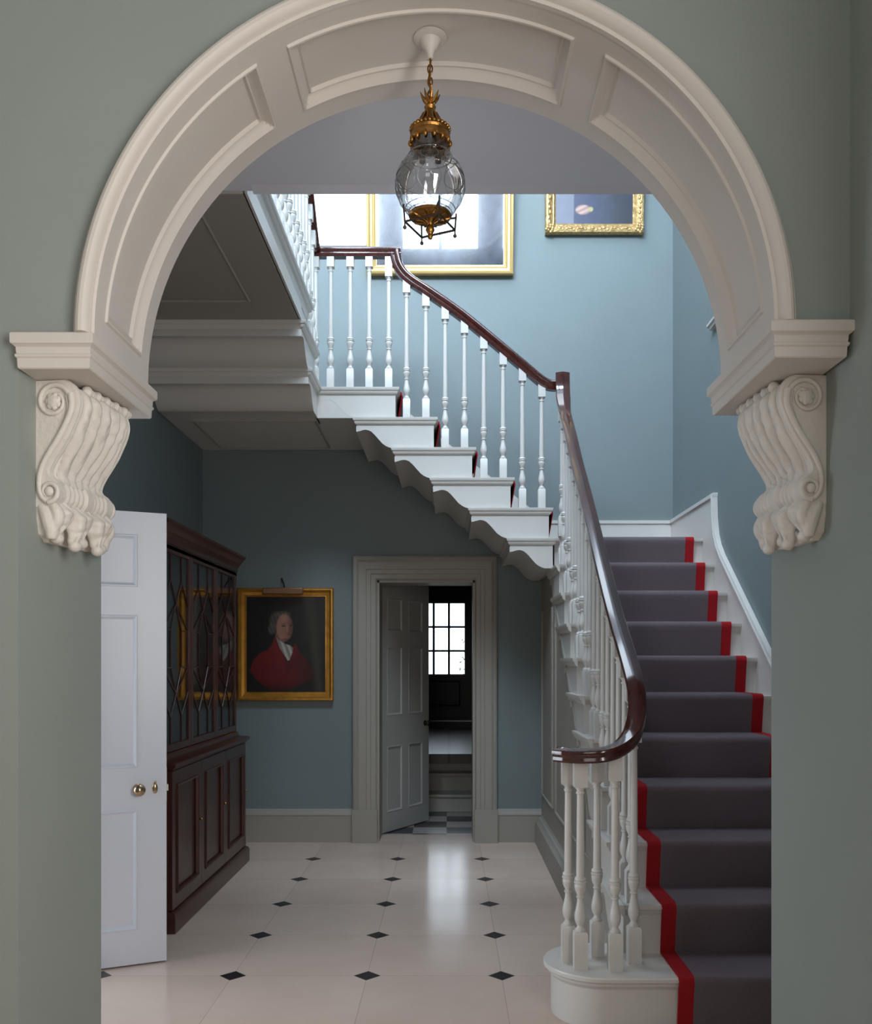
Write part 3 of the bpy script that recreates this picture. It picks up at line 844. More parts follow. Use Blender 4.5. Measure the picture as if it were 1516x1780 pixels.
# left white door
W1 = .748
b = panel_door(W1, 2.085, .045, [(.158, .713), (.905, 1.608), (1.738, 1.98)], .128, .11)
d1 = b.build('door_1', 'doorwhite', None, 30); tag(d1, 'bright white panelled door standing open on the left', 'door', kind='structure')
ang = math.atan2(4.235-3.925, -1.317+2.0)
d1.location = (-2.0, 3.922, .008); d1.rotation_euler = (0, 0, ang)
def on(o, parent): o.parent = parent; return o
kb = MB(); kb.lathe([(.001, -.062), (.012, -.060), (.024, -.052), (.029, -.040), (.026, -.029), (.014, -.022), (.011, -.012), (.012, -.008), (.025, -.006), (.026, 0), (.001, 0)], (W1-.125, 0, .806), 24, 'y')
on(kb.build('door_knob', 'knob', None, 50), d1)
kb = MB(); kb.sphere((W1-.052, -.003, .806), .013, sc=(1, .5, 1.9)); kb.sphere((W1-.052, -.004, .834), .006, sc=(1, .6, 1.4)); on(kb.build('escutcheon', 'knob', None, 50), d1)
kb = MB(); kb.box(W1-.002, W1+.002, .008, .036, .74, .90); kb.box(W1, W1+.010, .015, .030, .79, .82); on(kb.build('latch_plate', 'nickel', None, 30), d1)
# frame on the left wall behind it
b = MB(); b.box(XL-.3, XL+.03, 3.925, 4.02, 0, 2.2); b.box(XL-.3, XL+.03, 3.0, 3.08, 0, 2.2); b.box(XL-.3, XL+.03, 3.0, 4.02, 2.13, 2.22)
struct(b, 'trim_9', 'stone', 'painted frame of the doorway in the left wall', 'door frame')
b = MB(); b.box(-3.4, XL-.3, 2.6, 2.9, 0, 2.6); b.box(-3.4, XL-.3, 4.3, 4.6, 0, 2.6); b.box(-3.4, XL-.3, 2.9, 4.3, 2.45, 2.6)
struct(b, 'wall_side_room', 'frontwall', 'walls of the side room beyond the open white door', 'wall')

# far door, six panels, ajar
W2 = .76
b = panel_door(W2, 2.06, .042, [(.155, .70), (.95, 1.52), (1.645, 1.92)], .105, .10)
d2 = b.build('door_2', 'doorgrey', None, 30); tag(d2, 'stone-grey six-panel door ajar in the hall doorway', 'door', kind='structure')
d2.location = (-.558, 7.335, .008); d2.rotation_euler = (0, 0, radians(60))
for z in (.22, 1.03, 1.80):
    k = MB(); k.box(-.004, .016, -.004, .003, z-.05, z+.05); k.tube([(-.004, -.005, z-.05), (-.004, -.005, z+.05)], .006, 8)
    on(k.build('hinge', 'hinge', None, 30), d2)
k = MB(); k.lathe([(.001, -.055), (.018, -.052), (.026, -.040), (.018, -.026), (.010, -.02), (.012, -.006), (.024, -.004), (.024, 0), (.001, 0)], (W2-.065, 0, .86), 16, 'y')
on(k.build('door_knob', 'bronze', None, 50), d2)

# passage beyond
b = MB(); b.box(-1.6, .55, 7.36, 9.2, -.1, 0); struct(b, 'floor_passage', 'checker', 'grey and white checkered tiles beyond the doorway', 'floor')
b = MB(); b.box(-1.6, .55, 8.46, 8.73, 0, .165); b.box(-1.6, .55, 8.73, 8.95, 0, .33); b.box(-1.6, .55, 8.95, 9.1, 0, .487)
for y, z in ((8.46, .165), (8.73, .33)): b.box(-1.6, .55, y-.02, y+.02, z-.025, z)
struct(b, 'floor_steps', 'riserp', 'pale painted steps rising beyond the doorway', 'steps', bevel=.004)
b = MB(); b.box(-1.6, .9, 8.93, 12.5, .40, .495); struct(b, 'floor_upper', 'tile', 'glossy tiled floor at the top of the passage steps', 'floor')
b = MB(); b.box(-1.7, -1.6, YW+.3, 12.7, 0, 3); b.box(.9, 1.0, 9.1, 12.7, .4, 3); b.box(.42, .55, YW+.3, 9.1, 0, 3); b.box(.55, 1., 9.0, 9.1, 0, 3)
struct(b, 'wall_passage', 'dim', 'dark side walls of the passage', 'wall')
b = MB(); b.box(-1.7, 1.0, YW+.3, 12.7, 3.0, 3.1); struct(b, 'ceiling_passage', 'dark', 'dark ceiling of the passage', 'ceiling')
YE = 12.5
b = MB(); b.box(-.62, .36, YE-.095, YE+.1, .49, .587)
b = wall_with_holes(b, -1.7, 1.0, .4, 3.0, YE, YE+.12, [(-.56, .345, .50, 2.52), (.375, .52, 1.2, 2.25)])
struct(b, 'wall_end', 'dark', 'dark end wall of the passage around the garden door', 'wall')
b = MB(); b.box(-.62, .36, YE-.10, YE+.1, .588, .60); struct(b, 'trim_10', 'nickel', 'worn metal threshold of the garden door', 'threshold')
cols = [-.435, -.205, .0, .215]
b = wall_with_holes(MB(), -.56, .345, .60, 2.52, YE-.02, YE+.03, [(-.44, .215, 1.235, 2.21)])
for x in (-.21, .0): b.box(x-.016, x+.016, YE-.015, YE+.02, 1.235, 2.21)
for z in (1.555, 1.885): b.box(-.44, .215, YE-.015, YE+.02, z-.014, z+.014)
b.frame(.56, .38, [(0, 0), (.0, .012), (.02, .014), (.035, .0)], lambda u, v, n: (-.11+u, YE-.02-n, .97+v))
d3 = b.build('door_3', 'dark', None, 30); tag(d3, 'dark half-glazed garden door at the end of the passage', 'door', kind='structure')
k = MB(); k.box(-.44, .215, YE, YE+.004, 1.235, 2.21); on(k.build('glass_pane', 'glass', None, 30), d3)
k = MB(); k.sphere((.29, YE-.045, 1.45), .022); on(k.build('door_knob', 'bronze', None, 50), d3)
# garden beyond
b = MB(); b.box(-6, 6, YE+.2, 24, .3, .42); struct(b, 'ground', mat('garden_lawn', srgb(110, 125, 90), .9, vary=.2), 'lawn outside the garden door', 'ground')
lf = MB(); rnd = random.Random(3)
for k in range(420):
    a = rnd.random()*6.28; r = .34*sqrt(rnd.random()); z = .42+1.6*rnd.random()
    r *= (1-.5*((z-.42)/1.6)); c = Vector((.42+r*cos(a), 15.5+r*sin(a), z)); q = Matrix.Rotation(rnd.random()*6, 3, Vector((rnd.random(), rnd.random(), rnd.random())).normalized())
    lf.add([c+q @ Vector(p) for p in ((-.03, 0, 0), (0, .015, 0), (.05, 0, 0), (0, -.015, 0))], [(0, 1, 2, 3)])
sb = empty('shrub', (.42, 15.5, .42)); tag(sb, 'small leafy shrub seen through the garden door glass', 'shrub')
o = lf.build('foliage', mat('shrub_leaf', srgb(90, 120, 80), .6, vary=.2)); o.parent = sb
tk = MB(); tk.tube([(.42, 15.5, .40), (.43, 15.5, 1.9)], [.015, .005]); o = tk.build('stem', mat('shrub_stem', srgb(90, 70, 50), .8)); o.parent = sb
at_origin(sb)

# window opening added to give the white glare left of the large painting
b = MB(); x0, x1, z0, z1 = WIN
for x in (x0+.012, x1-.012): b.box(x-.012, x+.012, YW+.10, YW+.14, z0, z1)
for z in (z0+.012, z1-.012, 5.6): b.box(x0, x1, YW+.10, YW+.14, z-.012, z+.012)
wo = b.build('window_1', 'stair', None, 30); tag(wo, 'tall window added for the white glare beside the large gilt painting', 'window', kind='structure')
k = MB(); k.box(x0, x1, YW+.118, YW+.122, z0, z1); on(k.build('window_pane', 'glass', None, 30), wo)
k = MB(); k.box(x0-.01, x1+.02, YW-.01, YW+.1, z0-.02, z0); on(k.build('window_sill', 'stair', None, 30), wo)

# ------------------------------------------------------------------ paintings
def canvas_mesh(w, h, fn, nx, ny):
    me = bpy.data.meshes.new('canvas'); vs = []; fs = []
    for j in range(ny+1):
        for i in range(nx+1): vs.append((-w/2+w*i/nx, 0, -h/2+h*j/ny))
    for j in range(ny):
        for i in range(nx): a = j*(nx+1)+i; fs.append((a, a+1, a+nx+2, a+nx+1))
    # back
    o = len(vs); vs += [(-w/2, .012, -h/2), (w/2, .012, -h/2), (w/2, .012, h/2), (-w/2, .012, h/2)]; fs.append((o+3, o+2, o+1, o))
    me.from_pydata(vs, [], fs)
    at = me.color_attributes.new('paint', 'FLOAT_COLOR', 'POINT')
    for k, (x, _, z) in enumerate(vs): at.data[k].color = fn(x/w+.5, .5+z/h)
    ob = bpy.data.objects.new('canvas', me); COL.objects.link(ob); return ob
def blend(c, d, t): t = max(0, min(1, t)); return tuple(a+(b-a)*t for a, b in zip(c, d))
def sst(a, b, x): t = max(0, min(1, (x-a)/(b-a))); return t*t*(3-2*t)
def inpoly(poly, x, y):
    c = False; j = len(poly)-1
    for i in range(len(poly)):
        if (poly[i][1] > y) != (poly[j][1] > y) and x < (poly[j][0]-poly[i][0])*(y-poly[i][1])/(poly[j][1]-poly[i][1])+poly[i][0]: c = not c
        j = i
    return c
def ell(x, y, cx, cy, rx, ry): return sqrt(((x-cx)/rx)**2+((y-cy)/ry)**2)
# coordinates from the photo crop: inner canvas x 205..1215, y 280..1500
def P_(x, y): return ((x-205)/1010, 1-(y-280)/1220)
coat = [P_(*p) for p in ((250, 1220), (300, 1080), (380, 1000), (480, 960), (540, 880), (560, 800), (600, 810), (720, 1130), (830, 870), (890, 1000), (980, 1080), (1040, 1200), (1080, 1290), (1000, 1370), (900, 1400), (820, 1440), (720, 1480), (540, 1480), (420, 1410), (330, 1330))]
cravat = [P_(*p) for p in ((585, 800), (620, 830), (700, 880), (760, 900), (800, 930), (795, 980), (760, 1090), (735, 1095), (690, 1030), (630, 930))]
lapel = [P_(*p) for p in ((700, 1110), (720, 1250), (860, 1180), (1000, 1110), (890, 1030))]
def portrait(x, y):
    c = srgb(30, 28, 28); c = blend(c, srgb(60, 58, 54), sst(.35, .9, x)*sst(.0, .8, y)*.7)
    c = blend(c, srgb(84, 78, 68), (1-sst(0, .10, abs(x-.86+.12*(y-.5))))*.45)
    if inpoly(coat, x, y):
        c = blend(srgb(122, 28, 30), srgb(74, 22, 24), sst(.45, .95, x)+.25*sst(.5, .15, y))
        c = blend(c, srgb(50, 14, 16), sst(.16, .0, y)*.8)
        if inpoly(lapel, x, y): c = blend(c, srgb(84, 22, 24), .6)
    hx, hy = P_(640, 560)
    for cx, cy, rx, ry in ((590, 590, 100, 130), (535, 690, 58, 80), (672, 510, 105, 52)):
        a, e = P_(cx, cy); d = ell(x, y, a, e, rx/1010, ry/1220)
        c = blend(c, srgb(104, 96, 86), (1-sst(.6, 1.1, d))*(.7+.2*sin(x*130+y*60)))
    a, e = P_(640, 790); d = ell(x, y, a, e, 70/1010, 110/1220); c = blend(c, srgb(130, 92, 78), 1-sst(.8, 1.05, d)) if not inpoly(coat, x, y) else c
    a, e = P_(695, 675); d = ell(x, y, a, e, 108/1010, 182/1220)
    f = blend(srgb(176, 124, 106), srgb(84, 58, 52), sst(.45, .60, x)*.75+sst(.40, .30, x)*.5); f = blend(f, srgb(196, 148, 126), (1-sst(.2, 1, ell(x, y, *P_(690, 560), .07, .05)))*.7); f = blend(f, srgb(198, 146, 124), (1-sst(.2, 1, ell(x, y, *P_(728, 690), .014, .05)))*.8); f = blend(f, srgb(80, 52, 46), (1-sst(.3, 1, ell(x, y, *P_(720, 830), .09, .02)))*.6)
    c = blend(c, f, 1-sst(.88, 1.04, d))
    for ex, ey, rx, ry in ((680, 655, 32, 12), (775, 650, 22, 11)):
        a, e = P_(ex, ey); c = blend(c, srgb(46, 32, 30), (1-sst(.5, 1.2, ell(x, y, a, e, rx/1010, ry/1220)))*.9)
    for ex, ey, rx, ry, k in ((675, 630, 42, 7, .5), (778, 628, 28, 7, .5), (760, 765, 34, 8, .75), (750, 735, 22, 8, .4), (770, 700, 7, 40, .35)):
        a, e = P_(ex, ey); c = blend(c, srgb(90, 46, 42), (1-sst(.5, 1.2, ell(x, y, a, e, rx/1010, ry/1220)))*k)
    if inpoly(cravat, x, y): c = blend(srgb(206, 200, 190), srgb(140, 134, 124), .5+.5*sin(x*90+y*40))
    return c
def fbm(x, y, s): return .5+.25*sin(x*7*s+3*sin(y*5*s))+.25*sin(y*9*s+2.2*sin(x*8*s+1))
def bigscene(x, y):
    c = blend(srgb(40, 44, 62), srgb(86, 90, 110), fbm(x, y, 1.7)*fbm(x+.3, y, 4))
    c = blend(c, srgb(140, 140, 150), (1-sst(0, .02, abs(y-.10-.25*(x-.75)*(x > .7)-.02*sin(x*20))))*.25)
    return c
def handscene(x, y):
    c = blend(srgb(58, 66, 100), srgb(26, 32, 52), sst(.35, .95, x)+.2*fbm(x, y, 3))
    d = ell(x, y, .355, .135, .105, .05); k = (1-sst(.8, 1.05, d))
    fing = .5+.5*sin((y*1.0-x*.35)*120)
    c = blend(c, blend(srgb(214, 176, 160), srgb(120, 84, 84), fing*.6), k)
    d = ell(x, y, .455, .14, .035, .026); c = blend(c, srgb(190, 176, 110), 1-sst(.7, 1.05, d))
    return c
def painting(label, cx, zb, w, h, fw, fm, prof, fn, cm, yf, tilt=0, nx=80, ny=90):
    root = empty('painting', (cx, YW-.004, zb)); tag(root, label, 'painting')
    pl = lambda u, v, n: (u, -n, v+h/2)
    b = MB(); b.frame(w, h, [(0, .004)]+prof+[(fw, .012), (fw, .004)], pl); f = b.build('gilt_frame', fm, root, 30)
    c = canvas_mesh(w-2*fw+.006, h-2*fw+.006, fn, nx, ny); c.data.materials.append(cm); c.parent = root
    c.location = (0, -.018, h/2)
    root.rotation_euler = (radians(tilt), 0, 0)
    return root
GP = [(0, .045), (.006, .052), (.016, .054), (.024, .046), (.030, .034), (.040, .032), (.052, .030), (.056, .024), (.062, .026), (.066, .022)]
cmP = canvas_mat('portrait_canvas', .4, .1); cmB = canvas_mat('varnished_canvas', .16, 1); cmH = canvas_mat('dark_canvas', .35, .3)
por = painting('gilt-framed portrait of a person in a red coat beside the bookcase', -1.267, 1.102, .742, .871, .066, 'gold', GP, portrait, cmP, 0, 0, 150, 180)
b = MB(); b.box(-.165, .145, -.105, -.056, .820, .870)
b.build('picture_light', mat('picture_light_brass', srgb(150, 112, 84), .45, metal=.6), por, 30, bevel=.008)
b = MB(); b.tube([(0, -.08, .868), (-.006, -.06, .895), (-.025, -.03, .935), (-.035, -.004, .95)], .006, 6); b.build('light_arm', 'bronze', por, 50)
GP2 = [(0, .05), (.004, .058), (.018, .062), (.026, .056), (.030, .050), (.044, .046), (.050, .038), (.056, .040), (.064, .036), (.068, .026), (.076, .024)]
painting('large dark varnished painting in a plain gilt frame with bright window reflections', -.069, 4.405, 1.135, 1.55, .080, mat('bright_gilt', srgb(222, 184, 120), .35, metal=.55, vary=.08), GP2, bigscene, cmB, 0, 5, 60, 60)
pr2 = painting('smaller dark painting with a pale hand in an ornate gilt frame', 1.127, 4.722, .762, .95, .086, 'goldorn', [(0, .04), (.006, .055), (.02, .060), (.034, .052), (.05, .044), (.058, .034), (.066, .036), (.074, .026), (.08, .022)], handscene, cmH, 0, 3, 90, 110)
# corner ornaments & running leaves on the ornate frame
b = MB(); rnd = random.Random(5)
w, h = .762, .95
for sx in (-1, 1):
    for sz in (0, 1):
        cx, cz = sx*(w/2-.035), .035+sz*(h-.07)
        for k in range(9):
            a = k*2*pi/9; rad = .030 if k % 2 else .020
            b.sphere((cx+rad*cos(a), -.058, cz+rad*sin(a)), .013, 8, 6, sc=(1, .6, 1))
        b.sphere((cx, -.062, cz), .014, 8, 6)
for k in range(22):
    t = -w/2+.08+(w-.16)*k/21
    b.sphere((t, -.054, .030+.006*sin(k*2.1)), .015, 8, 6, sc=(1.1, .5, .6+.3*rnd.random()))
    z = .08+(h-.16)*k/21
    for sx in (-1, 1): b.sphere((sx*(w/2-.030+.006*sin(k*2.1)), -.054, z), .015, 8, 6, sc=(.6+.3*rnd.random(), .5, 1.1))
b.build('frame_ornament', 'goldorn', pr2, 60)

# small white ledge on right stair wall
b = MB()
b.prism([(0, 0), (-.030, 0), (-.034, .012), (-.046, .020), (-.048, .034), (0, .034)], 'y', 0, .40)
sh = b.build('wall_shelf', 'stair', None, 30); sh.location = (XR, 5.575, 3.585); tag(sh, 'small white moulded ledge high on the right stair wall', 'ledge')

# ------------------------------------------------------------------ bookcase
bc = empty('bookcase', (-1.66, 5.53, 0)); tag(bc, 'tall mahogany bookcase with glazed upper doors against the left wall', 'bookcase')
k0 = []
def bp(mb, name, m='mahogcase', par=None, angle=30, bevel=0, lab=None):
    o = mb.build(name, m, None, angle, bevel=bevel)
    if par is not None: o.parent = par
    else: k0.append(o)
    if lab: o['label'] = lab
    return o
YA, YB_ = 4.68, 6.38; XBK = XL+.012; XLO, XUP = -1.43, -1.49
b = MB(); b.rectloft([(XBK, -1.408, YA-.02, YB_+.015, 0), (XBK, -1.408, YA-.02, YB_+.015, .085), (XBK, -1.415, YA-.012, YB_+.008, .10), (XBK, XLO, YA, YB_, .108)])
bp(b, 'plinth')
b = MB(); b.box(XBK, XLO-.02, YA, YB_, .10, .84); bp(b, 'lower_carcass')
b = MB(); b.rectloft([(XBK, XLO, YA, YB_, .838), (XBK, XLO+.012, YA-.012, YB_+.012, .85), (XBK, XLO+.024, YA-.022, YB_+.022, .858), (XBK, XLO+.024, YA-.022, YB_+.022, .874), (XBK, XLO+.014, YA-.014, YB_+.014, .880), (XBK, XUP+.012, YA+.01, YB_-.01, .886), (XBK, XUP+.010, YA+.012, YB_-.012, .905), (XBK, XUP, YA+.02, YB_-.02, .915)])
bp(b, 'waist_moulding')
b = MB(); t = .022
b.box(XBK, XBK+.012, YA+.02, YB_-.02, .90, 2.03)
b.box(XBK, XUP-.022, YA+.02, YA+.02+t, .90, 2.03); b.box(XBK, XUP-.022, YB_-.02-t, YB_-.02, .90, 2.03); b.box(XBK, XUP, YA+.02, YB_-.02, 2.005, 2.05)
for yy in (5.24, 5.80): b.box(XBK, XUP-.022, yy-.011, yy+.011, .90, 2.03)
bp(b, 'upper_carcass')
for z in (1.19, 1.47, 1.75):
    b = MB(); b.box(XBK+.012, XUP-.04, YA+.045, YB_-.045, z-.010, z+.010); bp(b, 'shelf', 'shelf')
b = MB()
cor = [(0, 2.03), (.006, 2.033), (.008, 2.046), (.006, 2.06), (.016, 2.074), (.022, 2.083), (.028, 2.09), (.034, 2.108), (.046, 2.122), (.052, 2.128), (.053, 2.142), (.0, 2.142)]
b.rectloft([(XBK, XUP+o, YA+.02-o, YB_-.02+o, z) for o, z in cor]); bp(b, 'cornice')
edges = [YA+.02, 5.24, 5.80, YB_-.02]
for k in range(3):
    y0, y1 = edges[k]+.002, edges[k+1]-.002; z0, z1 = .918, 2.028; s = .042; xf_ = XUP
    b = MB(); b.box(xf_-.022, xf_, y0, y0+s, z0, z1); b.box(xf_-.022, xf_, y1-s, y1, z0, z1); b.box(xf_-.022, xf_, y0+s, y1-s, z0, z0+s); b.box(xf_-.022, xf_, y0+s, y1-s, z1-s, z1)
    dr = bp(b, 'glazed_door', 'mahogcase', bevel=.003)
    g = MB(); g.box(xf_-.012, xf_-.009, y0+s, y1-s, z0+s, z1-s); bp(g, 'glass_pane', 'caseglass', dr)
    a, c, lo, hi = y0+s, y1-s, z0+s, z1-s; W = c-a; HH = hi-lo
    q = lambda u, v: (xf_-.006, a+u*W, lo+v*HH)
    segs = [((.28, 1), (.28, .86)), ((.72, 1), (.72, .86)), ((.28, .86), (0, .74)), ((.72, .86), (1, .74)), ((.28, .86), (.5, .74)), ((.72, .86), (.5, .74)),
            ((.5, .74), (1, .60)), ((.5, .74), (0, .60)), ((0, .60), (.28, .60)), ((.28, .60), (.28, .40)), ((.72, .60), (.72, .40)), ((1, .60), (.72, .60)),
            ((.28, .60), (.5, .74)), ((.72, .60), (.5, .74)), ((.28, .40), (.5, .26)), ((.72, .40), (.5, .26)), ((0, .40), (.28, .40)), ((1, .40), (.72, .40)),
            ((0, .40), (.5, .26)), ((1, .40), (.5, .26)), ((.5, .26), (.28, .14)), ((.5, .26), (.72, .14)), ((.28, .14), (.28, 0)), ((.72, .14), (.72, 0)), ((0, .26), (.28, .14)), ((1, .26), (.72, .14))]
    g = MB()
    for p, r in segs: g.tube([q(*p), q(*r)], .0034, 5)
    bp(g, 'glazing_bars', 'mahogcase', dr)
    # lower doors with recessed panels
    ly0, ly1 = (YA+.004 if k == 0 else edges[k]+.002), (YB_-.004 if k == 2 else edges[k+1]-.002)
    b = MB(); lz0, lz1 = .114, .834; s = .075
    b.box(XLO-.022, XLO, ly0, ly0+s, lz0, lz1); b.box(XLO-.022, XLO, ly1-s, ly1, lz0, lz1); b.box(XLO-.022, XLO, ly0+s, ly1-s, lz0, lz0+s); b.box(XLO-.022, XLO, ly0+s, ly1-s, lz1-s, lz1)
    b.box(XLO-.022, XLO-.012, ly0+s, ly1-s, lz0+s, lz1-s)
    w_, h_ = ly1-ly0-2*s, lz1-lz0-2*s; cy, cz = (ly0+ly1)/2, (lz0+lz1)/2
    b.frame(w_+.004, h_+.004, [(0, 0), (.0, .006), (.006, .009), (.012, .005), (.018, -.008)], lambda u, v, n: (XLO+n, cy+u, cz+v))
    dr = bp(b, 'cupboard_door')
    kk = MB(); kk.sphere((XLO+.008, ly1-.03, .5), .009, 8, 6); bp(kk, 'knob', 'brass', dr)
for o in k0: o.parent = bc
at_origin(bc)

# ------------------------------------------------------------------ hanging lantern
LX, LY = -.054, 2.60; q_ = .001651
zv = lambda v: H+(1151-v)*q_
ln = empty('lantern', (LX, LY, 2.55)); tag(ln, 'gilt brass and cut glass lantern hanging in the arch', 'lantern'); k1 = []
def lp(mb, name, m, par=None, angle=40):
    o = mb.build(name, m, None, angle)
    if par is not None: o.parent = par
    else: k1.append(o)
    return o
C0 = (LX, LY, 0)
zt = AZ+AR+.024
lp(MB().lathe([(.001, zt), (.044, zt), (.048, zt-.003), (.047, zt-.007), (.040, zt-.010), (.030, zt-.012), (.027, zt-.018), (.022, zt-.030), (.013, zt-.041), (.009, zt-.052), (.009, zt-.064), (.001, zt-.066)], C0, 28), 'ceiling_rose', 'stone')
b = MB(); z = zt-.064; k = 0
while z > 3.030:
    lk = []
    for i in range(12):
        a = 2*pi*i/12; u, w = .0065*cos(a), .013*sin(a)
        lk.append((LX+(u if k % 2 else 0)+.0, LY+(0 if k % 2 else u), z-.010+w))
    b.tube(lk, .0026, 6, closed=True); z -= .0185; k += 1
b.tube([(LX+.004, LY, zt-.06), (LX-.004, LY+.004, 3.08), (LX+.003, LY-.003, 3.02)], .0022, 6)
lp(b, 'chain', 'brass')
b = MB()
b.lathe([(.001, 3.025), (.006, 3.022), (.010, 3.012), (.007, 3.004), (.012, 2.998), (.017, 2.992), (.014, 2.984), (.018, 2.974), (.021, 2.962), (.026, 2.950), (.036, 2.940), (.047, 2.932), (.055, 2.926), (.058, 2.918), (.055, 2.912), (.058, 2.906), (.058, 2.894), (.054, 2.890), (.050, 2.892), (.05, 2.915), (.001, 2.93)], C0, 32)
for i in range(8):
    a = 2*pi*i/8+.2; d = Vector((cos(a), sin(a), 0))
    pts = [Vector((LX, LY, 3.003))+d*r+Vector((0, 0, h)) for r, h in ((.006, 0), (.014, .006), (.022, .016), (.029, .030))]
    b.tube(pts, [.004, .0055, .004, .0008], 6)
for i in range(28):
    a = 2*pi*i/28; b.sphere((LX+.0545*cos(a), LY+.0545*sin(a), 2.926), .0058, 8, 6)
for i in range(14):
    a = 2*pi*i/14; b.sphere((LX+.057*cos(a), LY+.057*sin(a), 2.888), .0065, 8, 6, sc=(1, 1, 1.5))
    b.tube([(LX+.02*cos(a), LY+.02*sin(a), 2.972), (LX+.034*cos(a), LY+.034*sin(a), 2.944), (LX+.05*cos(a), LY+.05*sin(a), 2.932)], [.003, .004, .003], 5)
lp(b, 'crown', 'brass')
GPp = [(.052, 2.900), (.0525, 2.880), (.054, 2.862), (.057, 2.854), (.062, 2.850), (.063, 2.846), (.072, 2.836), (.084, 2.820), (.093, 2.802), (.0985, 2.782), (.1005, 2.762), (.098, 2.745), (.089, 2.725), (.077, 2.705), (.066, 2.692), (.060, 2.686), (.058, 2.682)]
def surf(prof, seg, flute=0):
    b = MB(); vs = []
    for r, z in prof:
        for i in range(seg):
            a = 2*pi*i/seg; rr = r*(1+flute*cos(8*a))
            vs.append((LX+rr*cos(a), LY+rr*sin(a), z))
    b.add(vs, [(k*seg+i, k*seg+(i+1) % seg, (k+1)*seg+(i+1) % seg, (k+1)*seg+i) for k in range(len(prof)-1) for i in range(seg)])
    return b
fine = catmull(GPp, 4)
gl = lp(surf(fine, 64, .012), 'glass_bowl', 'lampglass', None, 80)
def rz(z):
    for (a, x), (c, y) in zip(GPp, GPp[1:]):
        if y <= z <= x: return c+(a-c)*(z-y)/(x-y)
    return .05
cut = MB()
for zz in (2.850, 2.790, 2.698, 2.688): cut.tube([(LX+(rz(zz)+.001)*cos(2*pi*i/40), LY+(rz(zz)+.001)*sin(2*pi*i/40), zz) for i in range(40)], .0014, 5, closed=True)
for i in range(8):
    for z0_, z1_, amp in ((2.844, 2.792, .30), (2.788, 2.700, .34)):
        for sg in (-1, 1):
            pts = []
            for j in range(13):
                t = j/12; z = z0_+(z1_-z0_)*t; a = 2*pi*i/8+sg*amp*sin(pi*t)
                pts.append((LX+(rz(z)+.001)*cos(a), LY+(rz(z)+.001)*sin(a), z))
            cut.tube(pts, .0011, 5)
o = cut.build('cut_pattern', 'lampglass', None, 60); o.parent = gl
b = MB().lathe([(.001, 2.86), (.010, 2.86), (.010, 2.89), (.018, 2.892), (.018, 2.91), (.001, 2.91)], C0, 16)
for i in range(3):
    a = 2*pi*i/3+.5; x, y = LX+.026*cos(a), LY+.026*sin(a)
    b.lathe([(.001, 2.838), (.009, 2.840), (.0095, 2.872), (.006, 2.876), (.001, 2.89)], (x, y, 0), 12); b.tube([(LX, LY, 2.885), (x, y, 2.885)], .003, 6)
lp(b, 'lamp_holder', 'bronze')
b = MB()
pr = [(.060, 2.684), (.062, 2.680), (.060, 2.677), (.052, 2.674), (.040, 2.671), (.028, 2.669), (.016, 2.666), (.010, 2.661), (.007, 2.654), (.011, 2.647), (.013, 2.640), (.010, 2.633), (.006, 2.627), (.008, 2.622), (.006, 2.615), (.001, 2.612)]
b.lathe([(.001, 2.686)]+pr, C0, 32)
for i in range(10):
    a = 2*pi*i/10
    b.tube([(LX+r*cos(a), LY+r*sin(a), z-.001) for r, z in ((.056, 2.675), (.040, 2.671), (.022, 2.667), (.011, 2.660))], [.002, .0045, .003, .001], 6)
lp(b, 'base_dish', 'brass')
b = MB(); cs = []
for i in range(4):
    a = 2*pi*i/4+.35; r = .076
    p = Vector((LX+r*cos(a), LY+r*sin(a), 2.652)); cs.append(p)
    b.tube([(LX+.080*cos(a), LY+.080*sin(a), 2.700), (LX+.078*cos(a), LY+.078*sin(a), 2.675), tuple(p)], .003, 6)
    b.tube([tuple(p), (p.x, p.y, 2.640)], .0025, 6); b.sphere((p.x, p.y, 2.635), .0055)
    b.tube([(LX+.058*cos(a), LY+.058*sin(a), 2.682), (LX+.079*cos(a), LY+.079*sin(a), 2.688)], .003, 6)
for i in range(4): b.tube([tuple(cs[i]), tuple(cs[(i+1) % 4])], .0032, 6)
lp(b, 'cradle', 'bronze')
for o in k1: o.parent = ln
at_origin(ln)

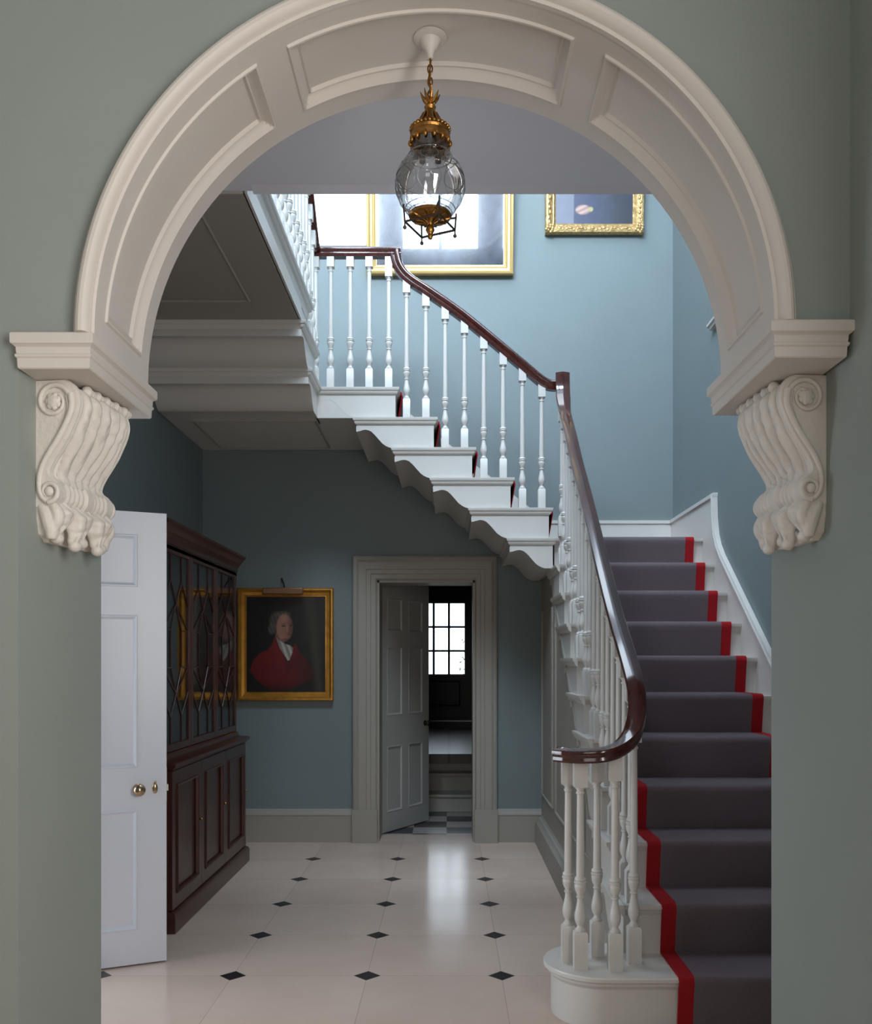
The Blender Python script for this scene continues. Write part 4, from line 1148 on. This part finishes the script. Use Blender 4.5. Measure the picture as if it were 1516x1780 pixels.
# ------------------------------------------------------------------ light
w = bpy.data.worlds.new('sky'); bpy.context.scene.world = w; w.use_nodes = True
bg = w.node_tree.nodes['Background']; bg.inputs[0].default_value = (.80, .90, 1, 1); bg.inputs[1].default_value = 4.0
def area(name, loc, rot, sx, sy, power, col, spread=180):
    l = bpy.data.lights.new(name, 'AREA'); l.shape = 'RECTANGLE'; l.size = sx; l.size_y = sy; l.energy = power; l.color = col
    l.spread = radians(spread)
    o = bpy.data.objects.new(name, l); COL.objects.link(o); o.location = loc; o.rotation_euler = rot; return o
BL = (.68, .84, 1.0)
for k, (a, c) in enumerate(TW):
    area('window_daylight', ((a+c)/2, 2.885, 6.21), (radians(90), 0, 0), c-a, 1.18, (190, 160, 64)[k], BL)
area('rooflight_daylight', (-.4, 5.35, 7.25), (0, 0, 0), 1.8, 2.1, 45, BL)
area('side_room_daylight', (-3.0, 3.5, 1.3), (0, radians(-90), 0), 1.5, 1.1, 20, (.74, .84, 1.0))
area('front_room_daylight', (1.01, .3, 2.0), (0, radians(90), 0), 1.9, 1.3, 88, (1.0, .955, .925))
area('rear_room_fill', (-1.0, -3.1, 2.3), (radians(90), 0, 0), 2.2, 2.0, 30, (1.0, .955, .925))  # added fill lamp evening out the arch front; rear wall has no window

# ------------------------------------------------------------------ camera
cd = bpy.data.cameras.new('camera'); cam = bpy.data.objects.new('camera', cd); COL.objects.link(cam)
cam.location = (0, 0, H); cam.rotation_euler = (radians(90), 0, 0)
cd.sensor_fit = 'HORIZONTAL'; cd.sensor_width = 36; cd.lens = 36*1575/1516
cd.shift_x = -(780.5-758)/1516; cd.shift_y = (1151-890)/1516
cd.clip_start = .05; cd.clip_end = 200
sc = bpy.context.scene; sc.camera = cam
sc.view_settings.view_transform = 'Standard'; sc.view_settings.look = 'None'
sc.view_settings.exposure = 0; sc.view_settings.gamma = 1; sc.view_settings.use_curve_mapping = False
sc.cycles.max_bounces = 10; sc.cycles.diffuse_bounces = 5; sc.cycles.transparent_max_bounces = 24
sc.cycles.use_denoising = True; sc.cycles.sample_clamp_indirect = 6
